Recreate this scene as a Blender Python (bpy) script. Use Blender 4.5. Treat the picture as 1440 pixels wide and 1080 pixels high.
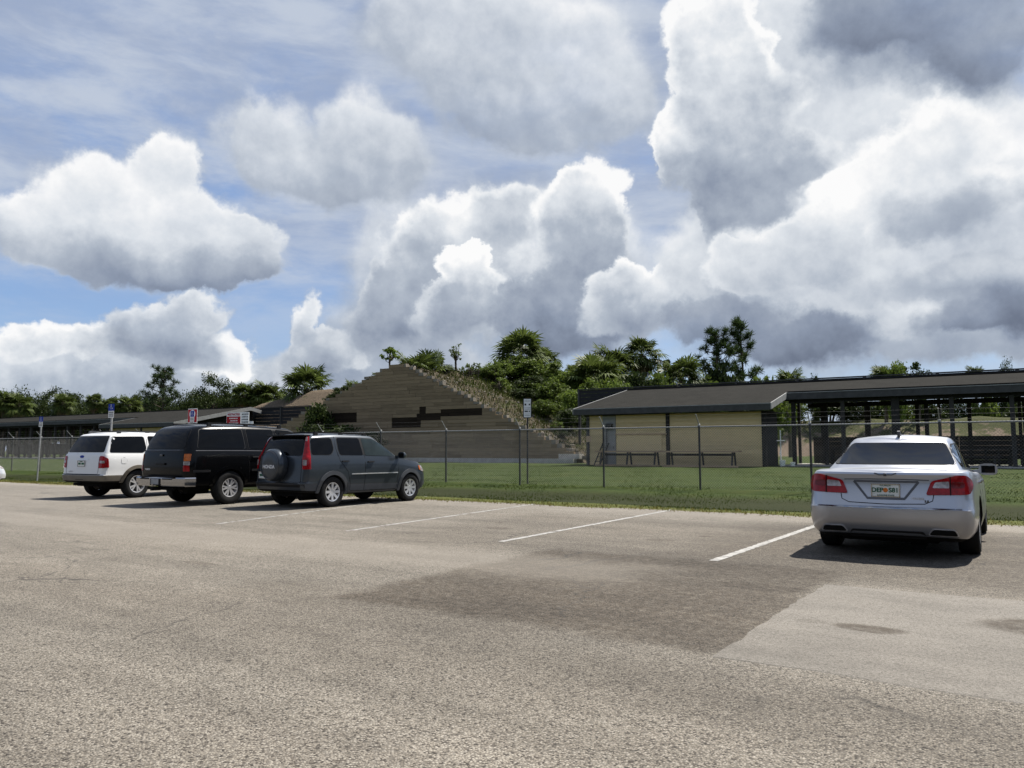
import bpy, bmesh, math, random
import numpy as np
from mathutils import Vector, Matrix
from mathutils.bvhtree import BVHTree

for _o in list(bpy.data.objects):
    bpy.data.objects.remove(_o)
SC = bpy.context.scene
COL = SC.collection
R = math.radians
random.seed(7)
RNG = np.random.default_rng(7)

# ------------------------------------------------------------------ camera
FOC, HCAM = 1080.0, 1.27
PITCH = math.atan(94 / FOC)
cam_d = bpy.data.cameras.new('camera')
cam_d.sensor_width = 36.0
cam_d.lens = 36.0 * FOC / 1440.0
cam_d.clip_start = 0.05
cam_d.clip_end = 6000
cam = bpy.data.objects.new('camera', cam_d)
COL.objects.link(cam)
cam.location = (0, 0, HCAM)
cam.rotation_euler = (R(90) + PITCH, 0, 0)
SC.camera = cam


def ray(u, v):
    c, s = math.cos(PITCH), math.sin(PITCH)
    x, y = (u - 720) / FOC, (540 - v) / FOC
    return Vector((x, c - y * s, s + y * c))


def at_depth(u, v, Y):
    r = ray(u, v)
    return Vector((0, 0, HCAM)) + r * (Y / r.y)


def on_z(u, v, z=0.0):
    r = ray(u, v)
    return Vector((0, 0, HCAM)) + r * ((z - HCAM) / r.z)


# ------------------------------------------------------------------ light, exposure
EXPO = 0.95
KEXP = 2 ** EXPO
SUN_AZ, SUN_EL = R(48), R(56)       # azimuth to the right of +Y
SC.view_settings.view_transform = 'Standard'
SC.view_settings.look = 'None'
SC.view_settings.exposure = EXPO
SC.view_settings.gamma = 1.0
SC.view_settings.use_curve_mapping = False
SC.cycles.max_bounces = 8
SC.cycles.transparent_max_bounces = 12

sun_d = bpy.data.lights.new('sun', 'SUN')
sun_d.energy = 5.0
sun_d.angle = R(0.53)
sun_d.color = (1.0, 0.95, 0.87)
sun = bpy.data.objects.new('sun', sun_d)
COL.objects.link(sun)
sdir = Vector((math.sin(SUN_AZ) * math.cos(SUN_EL), math.cos(SUN_AZ) * math.cos(SUN_EL), math.sin(SUN_EL)))
sun.rotation_euler = sdir.to_track_quat('Z', 'Y').to_euler()
sun.location = sdir * 60


# ------------------------------------------------------------------ sky: Nishita plus procedural clouds
def build_world():
    W = bpy.data.worlds.new('World')
    SC.world = W
    W.use_nodes = True
    nt = W.node_tree
    nt.nodes.clear()
    N, L = nt.nodes, nt.links

    def setin(node, idx, val):
        s = node.inputs[idx]
        if isinstance(val, bpy.types.NodeSocket):
            L.new(val, s)
        else:
            s.default_value = val

    def m(op, a, b=None, c=None, clamp=False):
        n = N.new('ShaderNodeMath')
        n.operation = op
        n.use_clamp = clamp
        setin(n, 0, a)
        if b is not None:
            setin(n, 1, b)
        if c is not None:
            setin(n, 2, c)
        return n.outputs[0]

    def vm(op, a, b=None, c=None):
        n = N.new('ShaderNodeVectorMath')
        n.operation = op
        setin(n, 0, a)
        if b is not None:
            if op == 'SCALE':
                setin(n, 3, b)
            else:
                setin(n, 1, b)
        if c is not None:
            setin(n, 2, c)
        return n.outputs['Value'] if op in ('DOT_PRODUCT', 'LENGTH', 'DISTANCE') else n.outputs[0]

    def noise(vec, scale, detail, rough=0.55, col=False, dist=0.0):
        n = N.new('ShaderNodeTexNoise')
        n.noise_dimensions = '3D'
        setin(n, 'Vector', vec)
        n.inputs['Scale'].default_value = scale
        n.inputs['Detail'].default_value = detail
        n.inputs['Roughness'].default_value = rough
        n.inputs['Distortion'].default_value = dist
        return n.outputs['Color'] if col else n.outputs['Fac']

    def sstep(x, a, b, lo=0.0, hi=1.0):
        n = N.new('ShaderNodeMapRange')
        n.interpolation_type = 'SMOOTHSTEP'
        setin(n, 'Value', x)
        n.inputs['From Min'].default_value = a
        n.inputs['From Max'].default_value = b
        n.inputs['To Min'].default_value = lo
        n.inputs['To Max'].default_value = hi
        return n.outputs['Result']

    def mix(f, a, b):
        n = N.new('ShaderNodeMix')
        n.data_type = 'RGBA'
        setin(n, 0, f)
        setin(n, 6, a)
        setin(n, 7, b)
        return n.outputs[2]

    STR = 0.1
    Q = 1.0 / (KEXP * STR)

    def col(r, g, b):                     # display sRGB 0..255 -> radiance
        f = lambda v: ((v / 255) / 12.92 if v / 255 <= .04045 else ((v / 255 + .055) / 1.055) ** 2.4)
        return (f(r) * Q, f(g) * Q, f(b) * Q, 1)

    tc = N.new('ShaderNodeTexCoord')
    dirv = vm('NORMALIZE', tc.outputs['Generated'])
    sep = N.new('ShaderNodeSeparateXYZ')
    L.new(dirv, sep.inputs[0])
    az = m('ARCTAN2', sep.outputs[0], sep.outputs[1])
    el = m('ARCSINE', sep.outputs[2])
    cmb = N.new('ShaderNodeCombineXYZ')
    L.new(az, cmb.inputs[0])
    L.new(el, cmb.inputs[1])
    # cloud-turbulence warp
    w1 = vm('SUBTRACT', noise(dirv, 7.0, 3, .5, True), (.5, .5, .5))
    w2 = vm('SUBTRACT', noise(dirv, 22.0, 5, .6, True), (.5, .5, .5))
    p = vm('MULTIPLY_ADD', w1, (.10, .075, 0), cmb.outputs[0])
    p = vm('MULTIPLY_ADD', w2, (.06, .05, 0), p)
    # nishita base
    sky = N.new('ShaderNodeTexSky')
    sky.sky_type = 'NISHITA'
    sky.sun_disc = False
    sky.sun_elevation = SUN_EL
    sky.sun_rotation = SUN_AZ
    sky.air_density = 1.1
    sky.dust_density = 0.6
    sky.ozone_density = 1.6
    base = mix(0.60, sky.outputs[0], col(66, 118, 190))
    # high thin veil
    strv = vm('MULTIPLY', dirv, (1.0, 1.0, 2.6))
    nv = noise(strv, 2.2, 7, .62, dist=.2)
    veil_hi = sstep(el, R(9), R(18), .30, .97)
    veil = m('MULTIPLY', sstep(nv, .20, .60), veil_hi)
    veil = m('MULTIPLY', veil, sstep(el, R(32), R(50), 1.0, .35))
    veil = m('ADD', veil, m('MULTIPLY', sstep(el, R(0), R(9), .30, 0.0), 1.0), clamp=True)
    base = mix(veil, base, col(160, 174, 200))
    nw = noise(vm('MULTIPLY', dirv, (1.0, 1.3, 3.4)), 6.0, 8, .62, dist=.25)
    base = mix(m('MULTIPLY', sstep(nw, .34, .70), sstep(el, R(7), R(15), .25, .82)), base, col(198, 207, 221))
    # shared turbulence
    n1 = noise(dirv, 9.0, 9, .64)
    vo = N.new('ShaderNodeTexVoronoi')
    vo.feature = 'F1'
    L.new(vm('MULTIPLY_ADD', w2, (.035, .035, .035), dirv), vo.inputs['Vector'])
    vo.inputs['Scale'].default_value = 26.0
    bil = m('SUBTRACT', .42, vo.outputs['Distance'])
    r1 = noise(dirv, 5.0, 3, .5)
    r2 = noise(vm('ADD', dirv, (.026, .008, .036)), 5.0, 3, .5)
    q1 = noise(dirv, 14.0, 6, .58)
    q2 = noise(vm('ADD', dirv, (.008, .003, .012)), 14.0, 6, .58)
    rel = m('ADD', m('MULTIPLY', m('SUBTRACT', r1, r2), .9), m('MULTIPLY', m('SUBTRACT', q1, q2), .65))
    # cloud layers, far to near: (softness, noise, edge light, opacity, [(u, v, rx, ry, tone)...]) with
    # picture pixels turned into azimuth / elevation
    layers = [
        # low banks on the left, then their nearer puffs
        (.35, .7, .10, .92, [(25, 500, 95, 52, .62), (110, 500, 85, 50, .62), (70, 550, 150, 44, .50), (300, 556, 190, 46, .55), (430, 530, 120, 54, .50), (540, 500, 90, 70, .52), (200, 520, 100, 50, .52), (640, 540, 120, 50, .5)]),
        (.20, .8, .16, .95, [(30, 478, 62, 34, .70), (112, 478, 50, 30, .74), (205, 458, 58, 34, .58), (268, 434, 50, 38, .66), (235, 488, 95, 30, .40), (436, 446, 32, 44, .74), (440, 500, 56, 40, .52), (486, 492, 50, 32, .78), (326, 496, 46, 38, .98)]),
        # middle: pale haze of cloud, body, crisp tower, dark pile in front
        (.80, .8, .05, .85, [(640, 350, 130, 100, .70), (540, 400, 80, 90, .60), (760, 330, 130, 110, .72), (880, 400, 120, 90, .66), (700, 460, 220, 70, .46)]),
        (.16, 1.0, .22, .92, [(640, 330, 75, 62, .72), (575, 360, 52, 52, .62), (700, 292, 60, 48, .74), (620, 420, 95, 62, .46), (545, 440, 55, 60, .46), (700, 400, 80, 70, .58)]),
        (.12, 1.0, .24, .97, [(830, 266, 64, 52, .92), (790, 300, 62, 52, .82), (850, 320, 50, 50, .60), (800, 360, 80, 52, .52), (850, 390, 56, 50, .40)]),
        (.12, .8, .26, .95, [(655, 372, 34, 24, 1.0), (680, 415, 60, 40, .60), (640, 450, 70, 50, .44)]),
        (.34, .9, .14, .92, [(775, 402, 52, 42, .20), (812, 455, 100, 46, .20), (740, 440, 60, 44, .28)]),
        (.16, .9, .14, .92, [(870, 412, 62, 30, .72), (935, 412, 56, 32, .84), (1000, 400, 76, 44, .76), (900, 450, 90, 34, .46)]),
        # right: bright broken mass, tower, inner ridges, dark floors
        (.70, .9, .06, .96, [(1100, 200, 150, 150, .74), (1255, 170, 160, 130, .84), (1390, 230, 150, 150, .82), (1110, 345, 150, 100, .70), (1255, 375, 180, 110, .66), (1405, 350, 130, 110, .62), (1200, 470, 230, 70, .52), (1010, 380, 90, 80, .66), (1140, 60, 110, 100, .66), (1400, 480, 150, 44, .50)]),
        (.12, 1.0, .22, .97, [(985, 40, 62, 66, .92), (1035, 60, 52, 56, .90), (1005, 120, 64, 66, .78), (938, 192, 32, 44, .98), (985, 205, 60, 60, .62), (1060, 150, 70, 80, .66), (1035, 255, 66, 80, .46), (1045, 320, 60, 60, .42), (1110, 250, 70, 70, .56)]),
        (.40, 1.1, .16, .80, [(1190, 285, 70, 34, 1.02), (1250, 250, 100, 56, .92), (1330, 200, 90, 60, .88), (1100, 370, 110, 50, .74), (1040, 385, 56, 34, .84), (1390, 280, 90, 40, .78), (1200, 350, 110, 44, .66)]),
        (.55, .9, .08, .80, [(1330, 300, 120, 40, .46), (1290, 395, 130, 34, .50), (1410, 400, 90, 50, .42), (1180, 440, 120, 36, .70), (1270, 455, 70, 26, .74), (1390, 390, 50, 24, .78)]),
        (.62, .8, .06, .90, [(1060, 465, 130, 44, .14), (1150, 482, 100, 38, .12), (1000, 450, 60, 30, .30), (1430, 445, 100, 42, .10), (1340, 455, 60, 26, .30)]),
        # soft high clouds and the near ones
        (1.0, .9, .02, .86, [(640, 40, 130, 90, .74), (720, 90, 150, 90, .70), (800, 60, 130, 100, .76), (860, 140, 80, 70, .64), (700, 140, 110, 46, .50), (790, 165, 120, 40, .48), (570, 40, 80, 60, .70)]),
        (.80, .9, .04, .90, [(362, 190, 64, 58, .70), (440, 212, 95, 64, .62), (505, 178, 60, 60, .78), (548, 240, 72, 58, .62), (462, 262, 120, 42, .44)]),
        (.42, .85, .08, .95, [(45, 332, 72, 52, .74), (130, 306, 95, 72, .82), (215, 285, 95, 78, .88), (243, 220, 52, 42, .86), (290, 332, 95, 56, .78), (352, 352, 60, 36, .62), (190, 366, 175, 34, .26), (300, 376, 100, 26, .32)]),
        (1.0, .8, .02, .90, [(1320, 20, 190, 90, .06), (1220, 0, 100, 60, .28), (1410, 60, 90, 80, .26)]),
    ]
    # the same kind of broken cumulus everywhere outside the view
    far = m('MAXIMUM', sstep(m('ABSOLUTE', az), R(34), R(46)), sstep(el, R(31), R(42)))
    nb = noise(vm('MULTIPLY', dirv, (1, 1, 1.5)), 3.0, 6, .58)
    alpha = m('MULTIPLY', sstep(nb, .53, .70), m('MULTIPLY', far, sstep(el, R(-2), R(3))))
    B = m('ADD', .62, m('MULTIPLY', rel, 1.5))
    n1c = m('SUBTRACT', n1, .5)
    for soft, amp, edge_l, opac, blobs in layers:
        soft, edge_l = max(soft, .10) * 1.15 + .07, edge_l * .72
        F = A = None
        for (u, v, rx, ry, tone) in blobs:
            d = ray(u, v).normalized()
            ca, ce = math.atan2(d.x, d.y), math.asin(d.z)
            k = math.cos(math.atan((u - 720) / FOC))           # perspective stretch towards the edges
            sxx, syy = rx * k * k * 1.25 / FOC, ry * k * 1.25 / FOC
            ix, iy = 1 / sxx, 1 / syy
            dv = vm('MULTIPLY_ADD', p, (ix, iy, 0), (-ca * ix, -ce * iy, 0))
            gr = N.new('ShaderNodeTexGradient')
            gr.gradient_type = 'SPHERICAL'
            L.new(dv, gr.inputs[0])
            w = gr.outputs['Fac']
            wv = N.new('ShaderNodeCombineXYZ')
            for i_ in range(3):
                L.new(w, wv.inputs[i_])
            k3 = (tone, .05 / syy, .05 * ce / syy)
            if F is None:
                F = m('ADD', w, 0.0)
                A = vm('MULTIPLY', wv.outputs[0], k3)
            else:
                F = m('ADD', F, w)
                A = vm('MULTIPLY_ADD', wv.outputs[0], k3, A)
        p = vm('MULTIPLY_ADD', A, (1e-7, 1e-7, 0), p)          # keeps the layers in sequence for the compiler
        As = N.new('ShaderNodeSeparateXYZ')
        L.new(A, As.inputs[0])
        ps = N.new('ShaderNodeSeparateXYZ')
        L.new(p, ps.inputs[0])
        Fs = m('MAXIMUM', F, .001)
        tn = m('DIVIDE', As.outputs[0], Fs)
        gd = m('DIVIDE', m('MULTIPLY', m('SUBTRACT', m('MULTIPLY', ps.outputs[1], As.outputs[1]), As.outputs[2]), 20.0), Fs)
        fl = m('MULTIPLY_ADD', n1c, amp * .95, m('MINIMUM', m('MULTIPLY', F, 1.35), 1.0))
        if soft < .5:
            fl = m('MULTIPLY_ADD', bil, .38, fl)
        mk = m('MULTIPLY', sstep(fl, .27 - soft * .22, .27 + .10 + soft * .62), opac)
        mk = m('MULTIPLY', mk, sstep(F, .0, .12))
        bl = m('MULTIPLY_ADD', gd, .20, m('ADD', tn, .07))
        bl = m('MULTIPLY_ADD', rel, 1.0 if soft < .5 else .7, bl)
        bl = m('ADD', bl, sstep(fl, .28, 1.10, edge_l, -edge_l * .5))
        if soft < .5:
            bl = m('MULTIPLY_ADD', bil, .12, bl)
        B = m('MULTIPLY_ADD', m('SUBTRACT', bl, B), mk, B)
        alpha = m('MULTIPLY_ADD', m('SUBTRACT', 1.0, alpha), mk, alpha)
    mask = alpha
    ramp = N.new('ShaderNodeValToRGB')
    L.new(B, ramp.inputs[0])
    cr = ramp.color_ramp
    cr.elements[0].position = 0.0
    cr.elements[0].color = (0, 0, 0, 1)
    stops = [(.02, (100, 109, 128)), (.30, (140, 151, 170)), (.58, (178, 187, 200)), (.82, (222, 227, 233)), (1.02 - .02, (252, 252, 252))]
    cr.elements[0].position = stops[0][0]
    cr.elements[0].color = tuple(c / Q for c in col(*stops[0][1])[:3]) + (1,)
    cr.elements[1].position = stops[1][0]
    cr.elements[1].color = tuple(c / Q for c in col(*stops[1][1])[:3]) + (1,)
    for pos, c in stops[2:]:
        e = cr.elements.new(pos)
        e.color = tuple(x / Q for x in col(*c)[:3]) + (1,)
    cc = vm('SCALE', ramp.outputs[0], Q)
    fin = mix(mask, base, cc)
    # below the horizon: dull ground colour
    fin = mix(sstep(el, R(-3), R(-0.5)), col(70, 72, 66), fin)
    bg = N.new('ShaderNodeBackground')
    L.new(fin, bg.inputs[0])
    bg.inputs[1].default_value = STR
    out = N.new('ShaderNodeOutputWorld')
    L.new(bg.outputs[0], out.inputs[0])
    W.cycles.sampling_method = 'MANUAL'
    W.cycles.sample_map_resolution = 512


build_world()


# ------------------------------------------------------------------ materials
def new_mat(name):
    mt = bpy.data.materials.new(name)
    mt.use_nodes = True
    b = mt.node_tree.nodes['Principled BSDF']
    return mt, mt.node_tree, b


def mat(name, c, rough=.7, metal=0.0, var=.25, scale=6.0, bump=.0, bscale=None, coat=0.0, spec=.5, c2=None, stretch=(1, 1, 1), detail=5, trans=0.0, coords='Object'):
    """plain procedural surface: two-tone noise, optional bump"""
    mt, nt, b = new_mat(name)
    N, L = nt.nodes, nt.links
    b.inputs['Roughness'].default_value = rough
    b.inputs['Metallic'].default_value = metal
    b.inputs['Specular IOR Level'].default_value = spec if rough < .5 else min(spec, .14)
    b.inputs['Coat Weight'].default_value = coat
    b.inputs['Coat Roughness'].default_value = .04
    if trans:
        pass
    tc = N.new('ShaderNodeTexCoord')
    mp = N.new('ShaderNodeMapping')
    mp.inputs['Scale'].default_value = stretch
    L.new(tc.outputs[coords], mp.inputs[0])
    if var > 0 or c2:
        n = N.new('ShaderNodeTexNoise')
        n.inputs['Scale'].default_value = scale
        n.inputs['Detail'].default_value = detail
        n.inputs['Roughness'].default_value = .62
        L.new(mp.outputs[0], n.inputs['Vector'])
        r = N.new('ShaderNodeValToRGB')
        r.color_ramp.elements[0].position = .3
        r.color_ramp.elements[1].position = .7
        a = tuple(x * (1 - var) for x in c) + (1,)
        z = (tuple(c2) if c2 else tuple(min(1, x * (1 + var)) for x in c)) + (1,)
        r.color_ramp.elements[0].color = a
        r.color_ramp.elements[1].color = z
        L.new(n.outputs['Fac'], r.inputs[0])
        L.new(r.outputs[0], b.inputs['Base Color'])
    else:
        b.inputs['Base Color'].default_value = tuple(c) + (1,)
    if bump:
        n2 = N.new('ShaderNodeTexNoise')
        n2.inputs['Scale'].default_value = bscale or scale * 4
        n2.inputs['Detail'].default_value = 4
        L.new(mp.outputs[0], n2.inputs['Vector'])
        bp = N.new('ShaderNodeBump')
        bp.inputs['Strength'].default_value = bump
        bp.inputs['Distance'].default_value = .02
        L.new(n2.outputs['Fac'], bp.inputs['Height'])
        L.new(bp.outputs[0], b.inputs['Normal'])
    return mt


def leaf_mat(name, c, var=.4, transl=.35, spec=.12, rough=.6):
    """leaves: per-leaf and per-object colour variation, light passes through"""
    mt, nt, b = new_mat(name)
    N, L = nt.nodes, nt.links
    g = N.new('ShaderNodeNewGeometry')
    oi = N.new('ShaderNodeObjectInfo')
    ad = N.new('ShaderNodeMath')
    ad.operation = 'MULTIPLY_ADD'
    L.new(oi.outputs['Random'], ad.inputs[0])
    ad.inputs[1].default_value = .35
    L.new(g.outputs['Random Per Island'], ad.inputs[2])
    r = N.new('ShaderNodeValToRGB')
    e = r.color_ramp.elements
    e[0].position, e[1].position = .05, 1.25 if False else 1.0
    e[0].color = tuple(x * (1 - var) for x in c) + (1,)
    e[1].color = (c[0] * (1 + var * 1.2), c[1] * (1 + var), c[2] * (1 + var * .4), 1)
    L.new(ad.outputs[0], r.inputs[0])
    L.new(r.outputs[0], b.inputs['Base Color'])
    b.inputs['Roughness'].default_value = rough
    b.inputs['Specular IOR Level'].default_value = spec
    tr = N.new('ShaderNodeBsdfTranslucent')
    L.new(r.outputs[0], tr.inputs['Color'])
    mx = N.new('ShaderNodeMixShader')
    mx.inputs[0].default_value = transl
    L.new(b.outputs[0], mx.inputs[1])
    L.new(tr.outputs[0], mx.inputs[2])
    L.new(mx.outputs[0], nt.nodes['Material Output'].inputs['Surface'])
    return mt


def island_mat(name, c, var=.3, rough=.85, scale=3.0, stretch=(1, 1, 1), bump=.3):
    """pieces made in a loop: each object gets its own tint, plus grain"""
    mt, nt, b = new_mat(name)
    N, L = nt.nodes, nt.links
    oi = N.new('ShaderNodeObjectInfo')
    tc = N.new('ShaderNodeTexCoord')
    mp = N.new('ShaderNodeMapping')
    mp.inputs['Scale'].default_value = stretch
    L.new(tc.outputs['Object'], mp.inputs[0])
    n = N.new('ShaderNodeTexNoise')
    n.inputs['Scale'].default_value = scale
    n.inputs['Detail'].default_value = 6
    n.noise_dimensions = '4D'
    L.new(mp.outputs[0], n.inputs['Vector'])
    w = N.new('ShaderNodeMath')
    w.operation = 'MULTIPLY'
    w.inputs[1].default_value = 57.0
    L.new(oi.outputs['Random'], w.inputs[0])
    L.new(w.outputs[0], n.inputs['W'])
    s = N.new('ShaderNodeMath')
    s.operation = 'MULTIPLY_ADD'
    L.new(oi.outputs['Random'], s.inputs[0])
    s.inputs[1].default_value = .55
    L.new(n.outputs['Fac'], s.inputs[2])
    r = N.new('ShaderNodeValToRGB')
    e = r.color_ramp.elements
    e[0].position, e[1].position = .35, 1.1
    e[1].position = 1.0
    e[0].color = tuple(x * (1 - var) for x in c) + (1,)
    e[1].color = tuple(x * (1 + var) for x in c) + (1,)
    L.new(s.outputs[0], r.inputs[0])
    L.new(r.outputs[0], b.inputs['Base Color'])
    b.inputs['Roughness'].default_value = rough
    b.inputs['Specular IOR Level'].default_value = .08
    bp = N.new('ShaderNodeBump')
    bp.inputs['Strength'].default_value = bump
    bp.inputs['Distance'].default_value = .02
    L.new(n.outputs['Fac'], bp.inputs['Height'])
    L.new(bp.outputs[0], b.inputs['Normal'])
    return mt


def paint(name, c, coat=.5, rough=.35, metal=0.0, film=.18):
    mt, nt, b = new_mat(name)
    N, L = nt.nodes, nt.links
    tc = N.new('ShaderNodeTexCoord')
    n = N.new('ShaderNodeTexNoise')
    n.inputs['Scale'].default_value = 2.5
    n.inputs['Detail'].default_value = 6
    L.new(tc.outputs['Object'], n.inputs['Vector'])
    sep = N.new('ShaderNodeSeparateXYZ')
    L.new(tc.outputs['Object'], sep.inputs[0])
    # road film: dusty towards the sills
    mr = N.new('ShaderNodeMapRange')
    mr.inputs['From Min'].default_value = .75
    mr.inputs['From Max'].default_value = .2
    mr.inputs['To Max'].default_value = film
    L.new(sep.outputs[2], mr.inputs['Value'])
    mu = N.new('ShaderNodeMath')
    mu.operation = 'MULTIPLY'
    L.new(mr.outputs[0], mu.inputs[0])
    L.new(n.outputs['Fac'], mu.inputs[1])
    mx = N.new('ShaderNodeMix')
    mx.data_type = 'RGBA'
    L.new(mu.outputs[0], mx.inputs[0])
    mx.inputs[6].default_value = tuple(c) + (1,)
    mx.inputs[7].default_value = (.16, .14, .115, 1)
    L.new(mx.outputs[2], b.inputs['Base Color'])
    b.inputs['Metallic'].default_value = metal
    rr = N.new('ShaderNodeMapRange')
    rr.inputs['To Min'].default_value = rough * .8
    rr.inputs['To Max'].default_value = rough * 1.25
    L.new(n.outputs['Fac'], rr.inputs['Value'])
    L.new(rr.outputs[0], b.inputs['Roughness'])
    b.inputs['Coat Weight'].default_value = coat
    b.inputs['Specular IOR Level'].default_value = min(.3, coat)
    b.inputs['Coat Roughness'].default_value = .06
    return mt


M = {}
M['black_plastic'] = mat('black_plastic', (.018, .018, .019), .55, var=.2)
M['rubber'] = mat('rubber', (.014, .014, .014), .8, var=.3, bump=.2, bscale=60)
M['under'] = mat('underbody', (.008, .008, .008), .9, var=.2)
M['alloy'] = mat('alloy', (.60, .60, .61), .32, .55, var=.12, scale=9)
M['alloy_dark'] = mat('alloy_dark', (.10, .10, .105), .4, .8, var=.2)
M['chrome'] = mat('chrome', (.34, .34, .35), .14, 1.0, var=.05)
M['glass'] = mat('tinted_glass', (.003, .0035, .0045), .03, var=.2, spec=.5)
M['glass_light'] = mat('light_tint_glass', (.016, .023, .024), .03, var=.35, scale=2.2, spec=.8)
for _g in ('glass', 'glass_light'):
    M[_g].node_tree.nodes['Principled BSDF'].inputs['IOR'].default_value = 1.25
M['red_lamp'] = mat('red_lamp', (.26, .007, .010), .15, var=.35, scale=14, coat=.15, spec=.25)
M['clear_lamp'] = mat('clear_lamp', (.36, .32, .31), .15, .4, var=.5, scale=22, coat=.2, spec=.3)
M['amber_lamp'] = mat('amber_lamp', (.42, .11, .02), .15, var=.3, scale=14, coat=.15, spec=.25)
M['smoke_lamp'] = mat('smoked_lamp', (.13, .008, .010), .15, var=.35, scale=14, coat=.15, spec=.25)
M['plate'] = mat('plate_white', (.62, .64, .60), .45, var=.08)
M['plate_green'] = mat('plate_green', (.02, .09, .05), .5, var=.1)
M['plate_orange'] = mat('plate_orange', (.55, .16, .03), .5, var=.2, scale=40)
M['galv'] = mat('galvanised', (.30, .30, .295), .6, .2, var=.25, scale=12)
M['galv_dark'] = mat('galvanised_shaded', (.060, .060, .058), .7, .1, var=.35, scale=9)  # galvanised steel with the backlit posts' shade put into a darker colour
M['wire'] = mat('fence_wire', (.14, .14, .137), .65, .2, var=.3, scale=5)
M['sign_white'] = mat('sign_white', (.72, .73, .72), .5, var=.07)
M['sign_red'] = mat('sign_red', (.36, .014, .022), .5, var=.12)
M['sign_blue'] = mat('sign_blue', (.016, .04, .26), .5, var=.12)
M['sign_ink'] = mat('sign_ink', (.03, .032, .035), .6, var=.15)
M['siding'] = island_mat('cream_siding', (.58, .445, .245), .16, .75, 2.0, (1, 1, 6), .15)
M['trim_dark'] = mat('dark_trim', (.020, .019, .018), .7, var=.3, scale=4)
M['trim_grey'] = mat('grey_fascia', (.060, .059, .058), .65, var=.22, scale=3)
M['trim_light'] = mat('light_rake_board', (.26, .26, .25), .6, var=.15, scale=4)
M['grey_door'] = mat('grey_door', (.26, .258, .245), .55, var=.15, scale=3)
M['rough_wood'] = island_mat('bench_wood', (.36, .255, .165), .35, .85, 4, (1, 6, 6), .3)
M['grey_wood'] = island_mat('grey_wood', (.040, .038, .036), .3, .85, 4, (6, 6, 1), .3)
M['timber'] = island_mat('weathered_timber', (.205, .154, .097), .26, .92, 2.2, (.7, 5, 5), .5)
M['timber_dark'] = island_mat('dark_timber', (.022, .016, .011), .35, .92, 2.2, (.7, 5, 5), .5)
M['block'] = mat('step_block', (.21, .185, .15), .95, var=.35, scale=5, bump=.4)
M['baffle'] = island_mat('baffle_board', (.024, .025, .028), .25, .8, 2, (1, 1, 5), .2)
M['concrete'] = mat('concrete', (.42, .40, .37), .9, var=.18, scale=3, bump=.2, bscale=40)
M['line_paint'] = mat('line_paint', (.27, .26, .245), .85, var=.5, scale=11, bump=.25, bscale=90, detail=9, c2=(.40, .39, .365))
M['trunk'] = mat('bark', (.085, .068, .052), .95, var=.45, scale=7, bump=.7, bscale=16, stretch=(1, 1, .35))
M['palm_trunk'] = mat('palm_bark', (.115, .095, .072), .95, var=.45, scale=9, bump=.7, bscale=14)
M['stone'] = mat('rubble', (.20, .18, .15), .95, var=.45, scale=1.3)
M['palm_leaf'] = leaf_mat('palm_leaf', (.056, .080, .022), .5, .32, .15, .55)
M['palm_dead'] = leaf_mat('dead_frond', (.16, .125, .08), .4, .2, .15, .8)
M['leaf'] = leaf_mat('broad_leaf', (.068, .100, .022), .5, .36)
M['leaf_dark'] = leaf_mat('dark_leaf', (.028, .043, .013), .45, .28)
M['leaf_bright'] = leaf_mat('bright_leaf', (.085, .125, .028), .45, .4)
M['needle'] = leaf_mat('pine_needle', (.034, .056, .020), .45, .25)
M['edge_weed'] = leaf_mat('edge_weed', (.115, .108, .040), .45, .35, .05, .9)
M['grass_blade'] = leaf_mat('grass_blade', (.034, .052, .009), .5, .25, .03, .95)
M['dry_grass'] = leaf_mat('dry_grass', (.044, .041, .017), .5, .3, .15, .85)


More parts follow.
